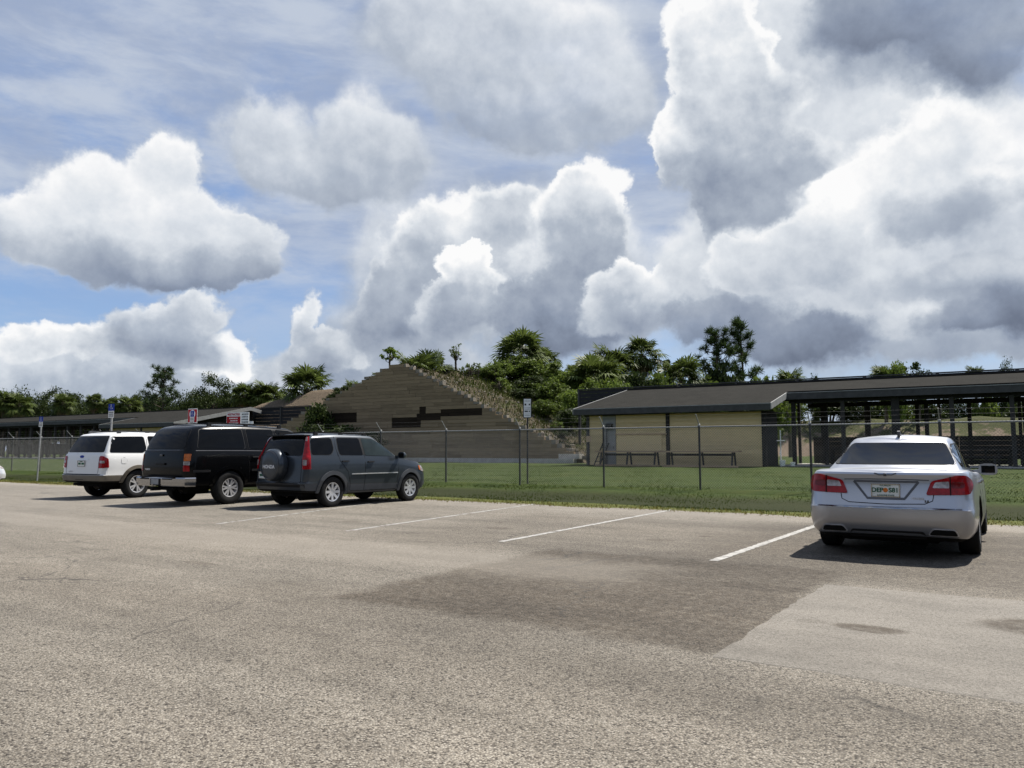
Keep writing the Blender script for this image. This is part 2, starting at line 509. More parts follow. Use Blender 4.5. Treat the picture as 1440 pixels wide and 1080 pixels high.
# ------------------------------------------------------------------ mesh helpers
class MB:
    def __init__(s):
        s.v, s.f = [], []

    def add(s, vs, fs):
        o = len(s.v)
        s.v += [tuple(x) for x in vs]
        s.f += [tuple(i + o for i in f) for f in fs]
        return s

    def box(s, c, size, rz=0.0, mtx=None):
        hx, hy, hz = size[0] / 2, size[1] / 2, size[2] / 2
        vs = [Vector((x, y, z)) for x in (-hx, hx) for y in (-hy, hy) for z in (-hz, hz)]
        mm = mtx if mtx is not None else Matrix.Rotation(rz, 4, 'Z')
        vs = [mm @ v + Vector(c) for v in vs]
        return s.add(vs, [(0, 1, 3, 2), (4, 6, 7, 5), (0, 4, 5, 1), (2, 3, 7, 6), (0, 2, 6, 4), (1, 5, 7, 3)])

    def bar(s, a, b, w, h=None, up=(0, 0, 1)):
        a, b = Vector(a), Vector(b)
        d = b - a
        h = h or w
        z = d.normalized()
        x = z.cross(Vector(up))
        if x.length < 1e-4:
            x = Vector((1, 0, 0))
        x.normalize()
        y = z.cross(x)
        vs = []
        for p in (a, b):
            for sx, sy in ((-1, -1), (1, -1), (1, 1), (-1, 1)):
                vs.append(p + x * sx * w / 2 + y * sy * h / 2)
        return s.add(vs, [(3, 2, 1, 0), (4, 5, 6, 7), (0, 1, 5, 4), (1, 2, 6, 5), (2, 3, 7, 6), (3, 0, 4, 7)])

    def tube(s, pts, rads, n=8, cap=True):
        pts = [Vector(p) for p in pts]
        if not hasattr(rads, '__len__'):
            rads = [rads] * len(pts)
        vs, fs = [], []
        ref = Vector((.31, .17, .93))
        for i, p in enumerate(pts):
            t = (pts[min(i + 1, len(pts) - 1)] - pts[max(i - 1, 0)]).normalized()
            x = t.cross(ref)
            if x.length < .1:
                x = t.cross(Vector((1, 0, 0)))
            x.normalize()
            y = t.cross(x)
            for k in range(n):
                a = 2 * math.pi * k / n
                vs.append(p + (x * math.cos(a) + y * math.sin(a)) * rads[i])
        for i in range(len(pts) - 1):
            for k in range(n):
                k2 = (k + 1) % n
                fs.append((i * n + k, i * n + k2, (i + 1) * n + k2, (i + 1) * n + k))
        if cap:
            fs.append(tuple(range(n - 1, -1, -1)))
            fs.append(tuple((len(pts) - 1) * n + k for k in range(n)))
        return s.add(vs, fs)

    def lathe_y(s, prof, n=36, y0=0.0, c=(0, 0, 0)):
        """profile (radius, y) round the y axis"""
        vs, fs = [], []
        for r, y in prof:
            for k in range(n):
                a = 2 * math.pi * k / n
                vs.append((c[0] + r * math.cos(a), c[1] + y + y0, c[2] + r * math.sin(a)))
        for i in range(len(prof) - 1):
            for k in range(n):
                k2 = (k + 1) % n
                fs.append((i * n + k, i * n + k2, (i + 1) * n + k2, (i + 1) * n + k))
        return s.add(vs, fs)

    def prism(s, poly, a, b, axis='y'):
        """2-D outline (p, q) swept from a to b along axis"""
        n = len(poly)
        vs = []
        for t in (a, b):
            for p, q in poly:
                vs.append({'y': (p, t, q), 'x': (t, p, q), 'z': (p, q, t)}[axis])
        fs = [tuple(range(n)), tuple(range(2 * n - 1, n - 1, -1))]
        for i in range(n):
            j = (i + 1) % n
            fs.append((i, i + n, j + n, j))
        return s.add(vs, fs)

    def mesh(s, name, m, smooth=None, fix=True):
        me = bpy.data.meshes.new(name)
        me.from_pydata(s.v, [], s.f)
        me.materials.append(m)
        if fix:
            bm = bmesh.new()
            bm.from_mesh(me)
            bmesh.ops.recalc_face_normals(bm, faces=bm.faces)
            bm.to_mesh(me)
            bm.free()
        if smooth is not None:
            me.shade_smooth()
            me.set_sharp_from_angle(angle=R(smooth))
        me.update()
        return me

    def build(s, name, m, parent=None, smooth=None, loc=(0, 0, 0), rz=0.0, fix=True):
        return link(name, s.mesh(name, m, smooth, fix), parent, loc, rz)


def link(name, me, parent=None, loc=(0, 0, 0), rz=0.0):
    o = bpy.data.objects.new(name, me)
    COL.objects.link(o)
    o.location = loc
    o.rotation_euler = (0, 0, rz)
    if parent is not None:
        o.parent = parent
    return o


def empty(name, loc=(0, 0, 0), rz=0.0, parent=None):
    o = bpy.data.objects.new(name, None)
    o.empty_display_size = .2
    COL.objects.link(o)
    o.location = loc
    o.rotation_euler = (0, 0, rz)
    if parent is not None:
        o.parent = parent
    return o


def tag(o, label=None, cat=None, group=None, kind=None):
    if label:
        o['label'] = label
    if cat:
        o['category'] = cat
    if group:
        o['group'] = group
    if kind:
        o['kind'] = kind
    return o


def text_mesh(s, size, m, extrude=.002, bold=0.0):
    cu = bpy.data.curves.new('text', 'FONT')
    cu.body = s
    cu.size = size
    cu.align_x = 'CENTER'
    cu.align_y = 'CENTER'
    cu.extrude = extrude
    cu.offset = bold
    ob = bpy.data.objects.new('text', cu)
    COL.objects.link(ob)
    dg = bpy.context.evaluated_depsgraph_get()
    me = bpy.data.meshes.new_from_object(ob.evaluated_get(dg))
    bpy.data.objects.remove(ob)
    me.materials.clear()
    me.materials.append(m)
    return me


def np_mesh(name, verts, faces, m):
    """verts (n,3), faces (k,3) or (k,4) arrays"""
    me = bpy.data.meshes.new(name)
    nv, nf, w = len(verts), len(faces), faces.shape[1]
    me.vertices.add(nv)
    me.vertices.foreach_set('co', np.asarray(verts, np.float32).ravel())
    me.loops.add(nf * w)
    me.loops.foreach_set('vertex_index', np.asarray(faces, np.int32).ravel())
    me.polygons.add(nf)
    me.polygons.foreach_set('loop_start', np.arange(0, nf * w, w, dtype=np.int32))
    me.update(calc_edges=True)
    me.materials.append(m)
    return me


def pchip(xs, ys):
    xs, ys = np.asarray(xs, float), np.asarray(ys, float)
    h = np.diff(xs)
    dl = np.diff(ys) / h
    d = np.zeros(len(xs))
    for i in range(1, len(xs) - 1):
        if dl[i - 1] * dl[i] > 0:
            w1, w2 = 2 * h[i] + h[i - 1], h[i] + 2 * h[i - 1]
            d[i] = (w1 + w2) / (w1 / dl[i - 1] + w2 / dl[i])
    d[0], d[-1] = dl[0], dl[-1]

    def f(x):
        x = min(max(x, xs[0]), xs[-1])
        i = int(min(max(np.searchsorted(xs, x) - 1, 0), len(xs) - 2))
        t = (x - xs[i]) / h[i]
        a, b = 2 * t ** 3 - 3 * t * t + 1, t ** 3 - 2 * t * t + t
        c, e = -2 * t ** 3 + 3 * t * t, t ** 3 - t * t
        return float(a * ys[i] + b * h[i] * d[i] + c * ys[i + 1] + e * h[i] * d[i + 1])
    return f


# ------------------------------------------------------------------ the range's own frame
FX, FY = 5.55, 22.2                      # a point on the fence line
DX, DY = .846, -.533                     # along the fence, to the right
ROT = math.atan2(DY, DX)
NX, NY = -DY, DX                         # downrange


def pq(p, q, z=0.0):
    """p metres along the fence, q metres downrange of it"""
    return Vector((FX + DX * p + NX * q, FY + DY * p + NY * q, z))


def to_pq(x, y):
    return ((x - FX) * DX + (y - FY) * DY, (x - FX) * NX + (y - FY) * NY)


GZ = pchip([-8, -6.0, -5.3, -4.4, -3.2, -1.6, 0, 17.7, 40, 300], [-.03, -.012, .02, -.03, -.01, .11, .155, .46, .5, .5])


class NK:
    """short node helpers for the ground materials"""
    def __init__(s, nt):
        s.nt, s.N, s.L = nt, nt.nodes, nt.links
        tc = s.N.new('ShaderNodeTexCoord')
        s.co = tc.outputs['Object']
        sp = s.N.new('ShaderNodeSeparateXYZ')
        s.L.new(s.co, sp.inputs[0])
        s.x, s.y, s.z = sp.outputs

    def put(s, sock, v):
        if isinstance(v, bpy.types.NodeSocket):
            s.L.new(v, sock)
        else:
            sock.default_value = v

    def m(s, op, a, b=0.0, c=0.0, clamp=False):
        n = s.N.new('ShaderNodeMath')
        n.operation, n.use_clamp = op, clamp
        s.put(n.inputs[0], a)
        s.put(n.inputs[1], b)
        s.put(n.inputs[2], c)
        return n.outputs[0]

    def noise(s, scale, detail=5, rough=.6, stretch=None, out='Fac', dist=0.0):
        n = s.N.new('ShaderNodeTexNoise')
        v = s.co
        if stretch:
            mp = s.N.new('ShaderNodeMapping')
            mp.inputs['Scale'].default_value = stretch
            s.L.new(s.co, mp.inputs[0])
            v = mp.outputs[0]
        s.L.new(v, n.inputs['Vector'])
        n.inputs['Scale'].default_value = scale
        n.inputs['Detail'].default_value = detail
        n.inputs['Roughness'].default_value = rough
        n.inputs['Distortion'].default_value = dist
        return n.outputs[out]

    def voro(s, scale, feature='F1', rnd=1.0):
        n = s.N.new('ShaderNodeTexVoronoi')
        n.feature = feature
        s.L.new(s.co, n.inputs['Vector'])
        n.inputs['Scale'].default_value = scale
        n.inputs['Randomness'].default_value = rnd
        return n

    def ss(s, x, a, b, lo=0.0, hi=1.0):
        n = s.N.new('ShaderNodeMapRange')
        n.interpolation_type = 'SMOOTHSTEP'
        s.put(n.inputs['Value'], x)
        for k, v in (('From Min', a), ('From Max', b), ('To Min', lo), ('To Max', hi)):
            n.inputs[k].default_value = v
        return n.outputs['Result']

    def mix(s, f, a, b, mode='MIX'):
        n = s.N.new('ShaderNodeMix')
        n.data_type, n.blend_type = 'RGBA', mode
        s.put(n.inputs[0], f)
        s.put(n.inputs[6], a if isinstance(a, bpy.types.NodeSocket) else tuple(a) + (1,))
        s.put(n.inputs[7], b if isinstance(b, bpy.types.NodeSocket) else tuple(b) + (1,))
        return n.outputs[2]

    def ramp(s, x, stops):
        n = s.N.new('ShaderNodeValToRGB')
        s.L.new(x, n.inputs[0])
        e = n.color_ramp.elements
        while len(e) < len(stops):
            e.new(.5)
        for k, (p, c) in enumerate(stops):
            e[k].position = p
            e[k].color = tuple(c) + (1,)
        return n.outputs[0]

    def bump(s, h, strength, dist, prev=None):
        n = s.N.new('ShaderNodeBump')
        n.inputs['Strength'].default_value = strength
        n.inputs['Distance'].default_value = dist
        s.L.new(h, n.inputs['Height'])
        if prev is not None:
            s.L.new(prev, n.inputs['Normal'])
        return n.outputs[0]

    def rect(s, p0, p1, q0, q1, e=.12, wob=0.0):
        """soft rectangle mask in the object's own x / y"""
        x, y = s.x, s.y
        if wob:
            nn = s.noise(1.3, 6, .65)
            x = s.m('MULTIPLY_ADD', s.m('SUBTRACT', nn, .5), wob * 2, x)
            y = s.m('MULTIPLY_ADD', s.m('SUBTRACT', s.noise(1.7, 6, .65), .5), wob * 2, y)
        a = s.m('MULTIPLY', s.ss(x, p0 - e, p0 + e), s.ss(x, p1 + e, p1 - e))
        b = s.m('MULTIPLY', s.ss(y, q0 - e, q0 + e), s.ss(y, q1 + e, q1 - e))
        return s.m('MULTIPLY', a, b)

    def spot(s, px, py, rx, ry, wob=.25):
        nn = s.noise(2.4, 6, .65, out='Color')
        v = s.N.new('ShaderNodeVectorMath')
        v.operation = 'MULTIPLY_ADD'
        s.L.new(nn, v.inputs[0])
        v.inputs[1].default_value = (wob * 2, wob * 2, 0)
        s.L.new(s.co, v.inputs[2])
        v2 = s.N.new('ShaderNodeVectorMath')
        v2.operation = 'SUBTRACT'
        s.L.new(v.outputs[0], v2.inputs[0])
        v2.inputs[1].default_value = (px + wob, py + wob, 0)
        v3 = s.N.new('ShaderNodeVectorMath')
        v3.operation = 'MULTIPLY'
        s.L.new(v2.outputs[0], v3.inputs[0])
        v3.inputs[1].default_value = (1 / rx, 1 / ry, 0)
        v4 = s.N.new('ShaderNodeVectorMath')
        v4.operation = 'LENGTH'
        s.L.new(v3.outputs[0], v4.inputs[0])
        return s.ss(v4.outputs['Value'], 1.05, .7)


def lot_material(smooth_patch=False):
    mt, nt, b = new_mat('smooth_patch' if smooth_patch else 'chip_seal')
    k = NK(nt)
    v1 = k.voro(95 if not smooth_patch else 110)
    cellr = k.N.new('ShaderNodeSeparateColor')
    k.L.new(v1.outputs['Color'], cellr.inputs[0])
    if smooth_patch:
        stone = k.ramp(cellr.outputs[0], [(0, (.086, .077, .064)), (.2, (.142, .128, .108)), (.5, (.168, .152, .130)), (1, (.200, .184, .160))])
    else:
        stone = k.ramp(cellr.outputs[0], [(0, (.030, .026, .021)), (.10, (.064, .054, .043)), (.22, (.154, .135, .108)), (.70, (.222, .198, .162)), (1, (.29, .264, .222))])
    gap = k.ss(v1.outputs['Distance'], .38, .62)
    colr = k.mix(k.m('MULTIPLY', gap, .50 if not smooth_patch else .25), stone, (.030, .027, .024))
    # pits where stones came out
    pit = k.ss(k.noise(34, 4, .65), .62, .70)
    colr = k.mix(k.m('MULTIPLY', pit, .6), colr, (.032, .029, .026))
    big = k.noise(.32, 7, .62, stretch=(.5, 1.2, 1))
    colr = k.mix(1.0, colr, k.ramp(big, [(.25, (.74, .74, .74)), (.5, (1, 1, 1)), (.75, (1.16, 1.15, 1.14))]), 'MULTIPLY')
    mid = k.noise(1.7, 6, .65, stretch=(.6, 1.4, 1))
    colr = k.mix(1.0, colr, k.ramp(mid, [(.25, (.76, .755, .75)), (.6, (1.06, 1.06, 1.06))]), 'MULTIPLY')
    fine = k.ss(k.noise(11, 6, .7), .30, .68, .62, 1.25)
    dark = lambda f, c, amt: k.mix(k.m('MULTIPLY', k.m('MULTIPLY', f, fine), amt, clamp=True), c, k.mix(1.0, c, (.37, .325, .275), 'MULTIPLY'))
    if not smooth_patch:
        # worn-off square beside the newer patch, darker bays, wheel lanes
        colr = dark(k.rect(2.15, 5.7, -16.8, -12.9, .15, .36), colr, .74)
        colr = dark(k.rect(2.6, 5.6, -16.6, -14.4, .5, .5), colr, .35)
        colr = dark(k.rect(3.6, 10.5, -13.6, -7.2, .9, .6), colr, .50)
        colr = dark(k.rect(-1, 14, -13.4, -8.2, .7, .7), colr, .30)
        colr = dark(k.rect(-3.0, 16, -18.3, -17.3, .45, .4), colr, .22)
        colr = dark(k.rect(1.0, 4.4, -17.3, -16.4, .3, .3), colr, .30)
        colr = dark(k.spot(-.2, -20.6, .9, .7, .5), colr, .45)
        colr = dark(k.spot(5.2, -14.3, .5, .22, .2), colr, .40)
        cv = k.voro(.42, 'DISTANCE_TO_EDGE')
        wn = k.noise(1.6, 6, .6, out='Color')
        va = k.N.new('ShaderNodeVectorMath')
        va.operation = 'MULTIPLY_ADD'
        k.L.new(wn, va.inputs[0])
        va.inputs[1].default_value = (.9, .9, 0)
        k.L.new(k.co, va.inputs[2])
        k.L.new(va.outputs[0], cv.inputs['Vector'])
        crack = k.m('MULTIPLY', k.ss(cv.outputs['Distance'], .0075, .002), k.ss(k.noise(.33, 3, .5), .50, .62))
        colr = k.mix(k.m('MULTIPLY', crack, .75), colr, (.030, .027, .024))
        for ox, oy, rx_, ry_ in ((3.0, -11.2, .25, .18), (3.4, -10.4, .14, .12), (.1, -11.0, .30, .20), (-.4, -10.2, .12, .1), (5.4, -11.9, .2, .14), (-2.8, -11.4, .24, .16), (-.6, -16.1, .32, .10), (-3.4, -17.4, .22, .10), (1.0, -19.2, .16, .10), (-8, -15, .5, .2)):
            colr = dark(k.spot(ox, oy, rx_, ry_, .12), colr, .42)
        lane = k.noise(.55, 5, .6, stretch=(.10, 2.6, 1))
        colr = k.mix(1.0, colr, k.ramp(lane, [(.36, (.86, .855, .85)), (.56, (1.03, 1.03, 1.03))]), 'MULTIPLY')
        # sandy pale bands between the lanes and along the grass
        pale = k.m('MAXIMUM', k.rect(-40, 4.0, -15.0, -13.6, .5, .6), k.rect(-60, 30, -7.2, -5.6, .35, .35))
        colr = k.mix(k.m('MULTIPLY', pale, .30), colr, (.245, .22, .185))
        colr = k.mix(k.m('MULTIPLY', k.rect(-80, -8, -30, -4, 5, 1), .25), colr, (.20, .185, .165))
    else:
        colr = dark(k.spot(6.30, -15.62, .26, .14, .10), colr, .85)
        colr = dark(k.spot(5.92, -15.60, .12, .09, .10), colr, .30)
        colr = dark(k.spot(7.42, -15.0, .50, .38, .20), colr, .85)
    k.L.new(colr, b.inputs['Base Color'])
    b.inputs['Roughness'].default_value = .86
    b.inputs['Specular IOR Level'].default_value = .25
    h = k.m('SUBTRACT', k.m('SUBTRACT', k.m('MULTIPLY', cellr.outputs[1], .6), gap), k.m('MULTIPLY', pit, .9))
    n1 = k.bump(h, .6 if not smooth_patch else .35, .005)
    n2 = k.bump(k.noise(9, 5, .6), .3, .01, n1)
    k.L.new(n2, b.inputs['Normal'])
    return mt


def lawn_material():
    mt, nt, b = new_mat('lawn')
    k = NK(nt)
    n1 = k.noise(1.1, 8, .68)
    n2 = k.noise(14, 6, .7)
    c = k.ramp(n1, [(.28, (.019, .032, .0055)), (.5, (.030, .047, .008)), (.74, (.048, .056, .012))])
    c = k.mix(1.0, c, k.ramp(n2, [(.3, (.66, .66, .66)), (.7, (1.28, 1.25, 1.1))]), 'MULTIPLY')
    # dry and sandy towards the asphalt, the bank's shade painted dark over the brown ditch
    edge = k.ss(k.m('MULTIPLY_ADD', k.m('SUBTRACT', n1, .5), 1.3, k.y), -5.6, -6.1)
    c = k.mix(k.m('MULTIPLY', edge, .8), c, (.20, .175, .125))
    weeds = k.m('MULTIPLY', k.ss(k.y, -6.2, -5.6), k.ss(k.y, -4.9, -5.3))
    c = k.mix(k.m('MULTIPLY', weeds, .5), c, (.105, .105, .030))
    ditch = k.m('MULTIPLY', k.ss(k.y, -5.3, -4.6), k.ss(k.y, -1.2, -2.6))
    c = k.mix(k.m('MULTIPLY', ditch, .82), c, (.015, .0165, .0055))
    bare = k.ss(k.noise(.8, 7, .7, stretch=(.6, 1.5, 1)), .63, .74)
    c = k.mix(k.m('MULTIPLY', bare, .45), c, (.070, .064, .026))
    k.L.new(c, b.inputs['Base Color'])
    b.inputs['Roughness'].default_value = .95
    b.inputs['Specular IOR Level'].default_value = .1
    k.L.new(k.bump(n2, .5, .03), b.inputs['Normal'])
    return mt


# ------------------------------------------------------------------ ground, lot, lawn
gm = mat('scrub_ground', (.045, .052, .022), .95, var=.4, scale=.12, detail=8)
g = MB()
g.add([(-3000, -3000, 0), (3000, -3000, 0), (3000, 3000, 0), (-3000, 3000, 0)], [(0, 1, 2, 3)])
tag(g.build('ground', gm, loc=(0, 0, -.08)), kind='structure')

# parking lot: a sheet whose grass edge is ragged
b_ = MB()
xs = np.linspace(-75, 45, 481)
edge = -5.95 + .16 * np.sin(xs * .9) + .12 * np.sin(xs * 2.3 + 1) + RNG.normal(0, .045, len(xs))
edge += np.interp(xs, [-75, -20, -13, -6, 0, 45], [-.6, -.4, .9, .5, 0, 0])
vs, fs = [], []
for i, x in enumerate(xs):
    vs += [(x, -70, 0), (x, edge[i], 0)]
    if i:
        fs.append((2 * i - 2, 2 * i, 2 * i + 1, 2 * i - 1))
b_.add(vs, fs)
LOT = b_.build('parking_lot', lot_material(), loc=(FX, FY, 0), rz=ROT)
tag(LOT, kind='structure')
pm = MB()
pv = [(5.62, -16.95), (20, -17.1), (20, -13.7), (5.72, -13.85)]
pts = []
for (x0, y0), (x1, y1) in zip(pv, pv[1:] + pv[:1]):
    for t in np.linspace(0, 1, 24, endpoint=False):
        pts.append((x0 + (x1 - x0) * t + RNG.normal(0, .012), y0 + (y1 - y0) * t + RNG.normal(0, .012), 0))
cx_, cy_ = sum(p[0] for p in pts) / len(pts), sum(p[1] for p in pts) / len(pts)
sk = []
for x, y, _ in pts:                     # feathered rim down to the old surface
    d = math.hypot(x - cx_, y - cy_)
    sk.append((x + (x - cx_) / d * .05, y + (y - cy_) / d * .05, -.0045))
n_ = len(pts)
pm.add(pts + sk, [tuple(range(n_))] + [(i, (i + 1) % n_, (i + 1) % n_ + n_, i + n_) for i in range(n_)])
tag(pm.build('asphalt_patch', lot_material(True), loc=(FX, FY, .004), rz=ROT), kind='structure')

for (ua, va, ub, vb, w, keep) in [(1003, 789, 1150, 738.5, .11, 1), (704, 762, 945, 717, .10, .97), (487, 747, 765, 707, .085, .93), (305, 737, 600, 698, .075, .8)]:
    A, B = on_z(ua, va), on_z(ub, vb)
    a2, b2 = to_pq(A.x, A.y), to_pq(B.x, B.y)
    dx, dy = b2[0] - a2[0], b2[1] - a2[1]
    Ln = math.hypot(dx, dy)
    tx, ty = dx / Ln, dy / Ln
    mb = MB()
    n = int(Ln / .07)
    L_, R_ = [], []
    for i in range(n + 1):
        s_ = i / n * Ln
        for arr, sg in ((L_, 1), (R_, -1)):
            o = sg * (w / 2 + random.gauss(0, .006)) * (.94 if keep < .9 and random.random() < .2 else 1)
            arr.append((a2[0] + tx * s_ - ty * o, a2[1] + ty * s_ + tx * o, 0))
    vs = L_ + R_
    fs = [(i, i + n + 1, i + n + 2, i + 1) for i in range(n) if random.random() < keep]
    mb.add(vs, fs)
    mb.build('parking_line', M['line_paint'], LOT, loc=(0, 0, .004))

# lawn: shallow ditch along the asphalt, then rising to the buildings
px = np.concatenate([np.linspace(-220, -70, 16), np.linspace(-65, 40, 140), np.linspace(45, 220, 18)])
qy = np.concatenate([np.linspace(-7.4, 2, 64), np.linspace(2.5, 30, 34), np.linspace(34, 320, 26)])
vs = np.zeros((len(px) * len(qy), 3))
for j, q in enumerate(qy):
    zz = GZ(q)
    for i, p in enumerate(px):
        w = .012 if q > -5.6 else 0.0
        vs[j * len(px) + i] = (p, q, zz + w * math.sin(p * 1.3 + q * .7) + w * math.sin(p * .47 - q * 1.9))
ii = np.arange(len(px) - 1)
fs = np.concatenate([np.stack([j * len(px) + ii, j * len(px) + ii + 1, (j + 1) * len(px) + ii + 1, (j + 1) * len(px) + ii], 1) for j in range(len(qy) - 1)])
LAWN = link('lawn', np_mesh('lawn', vs, fs, lawn_material()), None, (FX, FY, 0), ROT)
LAWN.data.shade_smooth()
tag(LAWN, kind='structure')


def blades(name, P, hmin, hmax, w, m, label=None, cat=None, lean=.5):
    n = len(P)
    a = RNG.uniform(0, 2 * np.pi, n)
    h = RNG.uniform(hmin, hmax, n)
    ww = RNG.uniform(.6, 1.3, n) * w
    dx, dy = np.cos(a) * ww, np.sin(a) * ww
    lx, ly = RNG.normal(0, lean, n) * h, RNG.normal(0, lean, n) * h
    V = np.zeros((n, 3, 3))
    V[:, 0] = P + np.stack([dx, dy, 0 * dx - .01], 1)
    V[:, 1] = P - np.stack([dx, dy, 0 * dx + .01], 1)
    V[:, 2] = P + np.stack([lx, ly, h], 1)
    o = link(name, np_mesh(name, V.reshape(-1, 3), np.arange(3 * n).reshape(-1, 3), m))
    tag(o, label, cat, kind='stuff')
    return o


def lawn_points(n, p0, p1, q0, q1, bias=None):
    p = RNG.uniform(p0, p1, n)
    q = RNG.uniform(q0, q1, n) if bias is None else bias(n)
    gz = np.array([GZ(t) for t in np.linspace(q0 - 2, q1 + 2, 400)])
    z = np.interp(q, np.linspace(q0 - 2, q1 + 2, 400), gz)
    return np.stack([FX + DX * p + NX * q, FY + DY * p + NY * q, z], 1)


blades('lawn_grass', np.concatenate([lawn_points(52000, -34, 14, -5.7, 2), lawn_points(30000, -22, 14, 2, 16)]), .012, .04, .011, M['grass_blade'], 'short mown green grass on both sides of the chain link fence', 'grass')
eb = lawn_points(9000, -40, 14, -6.3, -5.2, lambda n: RNG.normal(-5.75, .22, n))
eb[:, 2] = np.maximum(eb[:, 2], 0)
blades('edge_weeds', eb, .015, .06, .013, M['edge_weed'], 'dry yellow weeds creeping over the asphalt edge', 'weeds', .8)

# ------------------------------------------------------------------ chain link fence
FH = 1.83
FZ = GZ(0)


def build_fence():
    P0 = -46 * 1.0
    posts = []
    # one post seen beside the yellow building's left corner fixes the rhythm
    A = on_z(990, 688, FZ)
    pa = to_pq(A.x, A.y)[0]
    k0 = int((-47 - pa) / 3.05)
    posts = [pa + 3.05 * k for k in range(k0, 6)]
    root = empty('chain_link_fence', pq(posts[0], 0, FZ), ROT)
    tag(root, 'galvanised chain link fence with angled arms running along the whole parking lot', 'fence')
    p0 = posts[0]
    post = MB()
    post.tube([(0, 0, -.1), (0, 0, FH + .02)], .030, 10)
    pme = post.mesh('post', M['galv_dark'], 40)
    cap = MB().tube([(0, 0, FH), (0, 0, FH + .05), (0, 0, FH + .07)], [.037, .035, .012], 10)
    cme = cap.mesh('post_cap', M['galv'], 40)
    arm = MB().bar((0, 0, FH + .03), (0, -.27, FH + .33), .028, .018)
    ame = arm.mesh('arm', M['galv'])
    # one span of diamond mesh, straight wires both ways
    sp, step = 3.05, .075
    wm = MB()
    for sgn in (1, -1):
        t = -FH
        while t < sp + FH:
            za, zb_ = 0.03, FH
            xa, xb = (t, t + (zb_ - za)) if sgn > 0 else (t + (zb_ - za), t)
            # clip to the span
            a = [xa, za]
            b = [xb, zb_]
            ok = True
            for lim, side in ((0, 1), (sp, -1)):
                for e0, e1 in ((a, b), (b, a)):
                    if (e0[0] - lim) * side < 0:
                        if (e1[0] - lim) * side <= 0:
                            ok = False
                            break
                        r = (lim - e0[0]) / (e1[0] - e0[0])
                        e0[1] += r * (e1[1] - e0[1])
                        e0[0] = lim
                if not ok:
                    break
            if ok and abs(a[0] - b[0]) > .01:
                y = .004 * sgn
                wm.bar((a[0], y, a[1]), (b[0], y, b[1]), .0040, .0040, up=(0, 1, 0))
            t += step
    wme = wm.mesh('wire_mesh', M['wire'], fix=False)
    rail = MB().tube([(0, 0, 0), (3.05, 0, 0)], .021, 8)
    rme = rail.mesh('top_rail', M['galv'], 40)
    barb = MB()
    for f in (.15, .55, .95):
        barb.tube([(0, -.27 * f, FH + .03 + .30 * f), (1.5, -.27 * f, FH + .03 + .30 * f - .015), (3.05, -.27 * f, FH + .03 + .30 * f)], .0016, 4)
    bme = barb.mesh('barbed_wire', M['wire'])
    for i, p in enumerate(posts):
        po = link('post', pme, root, (p - p0, 0, 0))
        link('post_cap', cme, po)
        link('arm', ame, po)
        if i < len(posts) - 1:
            link('wire_mesh', wme, root, (p - p0, -.034, 0))
            link('top_rail', rme, root, (p - p0, 0, FH - .02))
            link('barbed_wire', bme, root, (p - p0, 0, 0))
    return posts


POSTS = build_fence()


# ------------------------------------------------------------------ range pavilions
def roof_material():
    mt, nt, b = new_mat('asphalt_shingle')
    k = NK(nt)
    n = k.noise(1.1, 7, .65)
    f = k.noise(22, 4, .7, stretch=(.5, 1, 1))
    c = k.ramp(n, [(.3, (.015, .0145, .0128)), (.7, (.023, .022, .0192))])
    c = k.mix(1.0, c, k.ramp(f, [(.3, (.75, .75, .75)), (.7, (1.2, 1.2, 1.2))]), 'MULTIPLY')
    row = k.m('FRACT', k.m('MULTIPLY', k.y, 6.5))
    c = k.mix(k.m('MULTIPLY', k.ss(row, .9, .98), .45), c, (.03, .03, .028))
    k.L.new(c, b.inputs['Base Color'])
    b.inputs['Roughness'].default_value = 1.0
    b.inputs['Specular IOR Level'].default_value = .05
    k.L.new(k.bump(k.m('ADD', row, f), .4, .02), b.inputs['Normal'])
    return mt


ROOF = roof_material()
SLOPE = .209


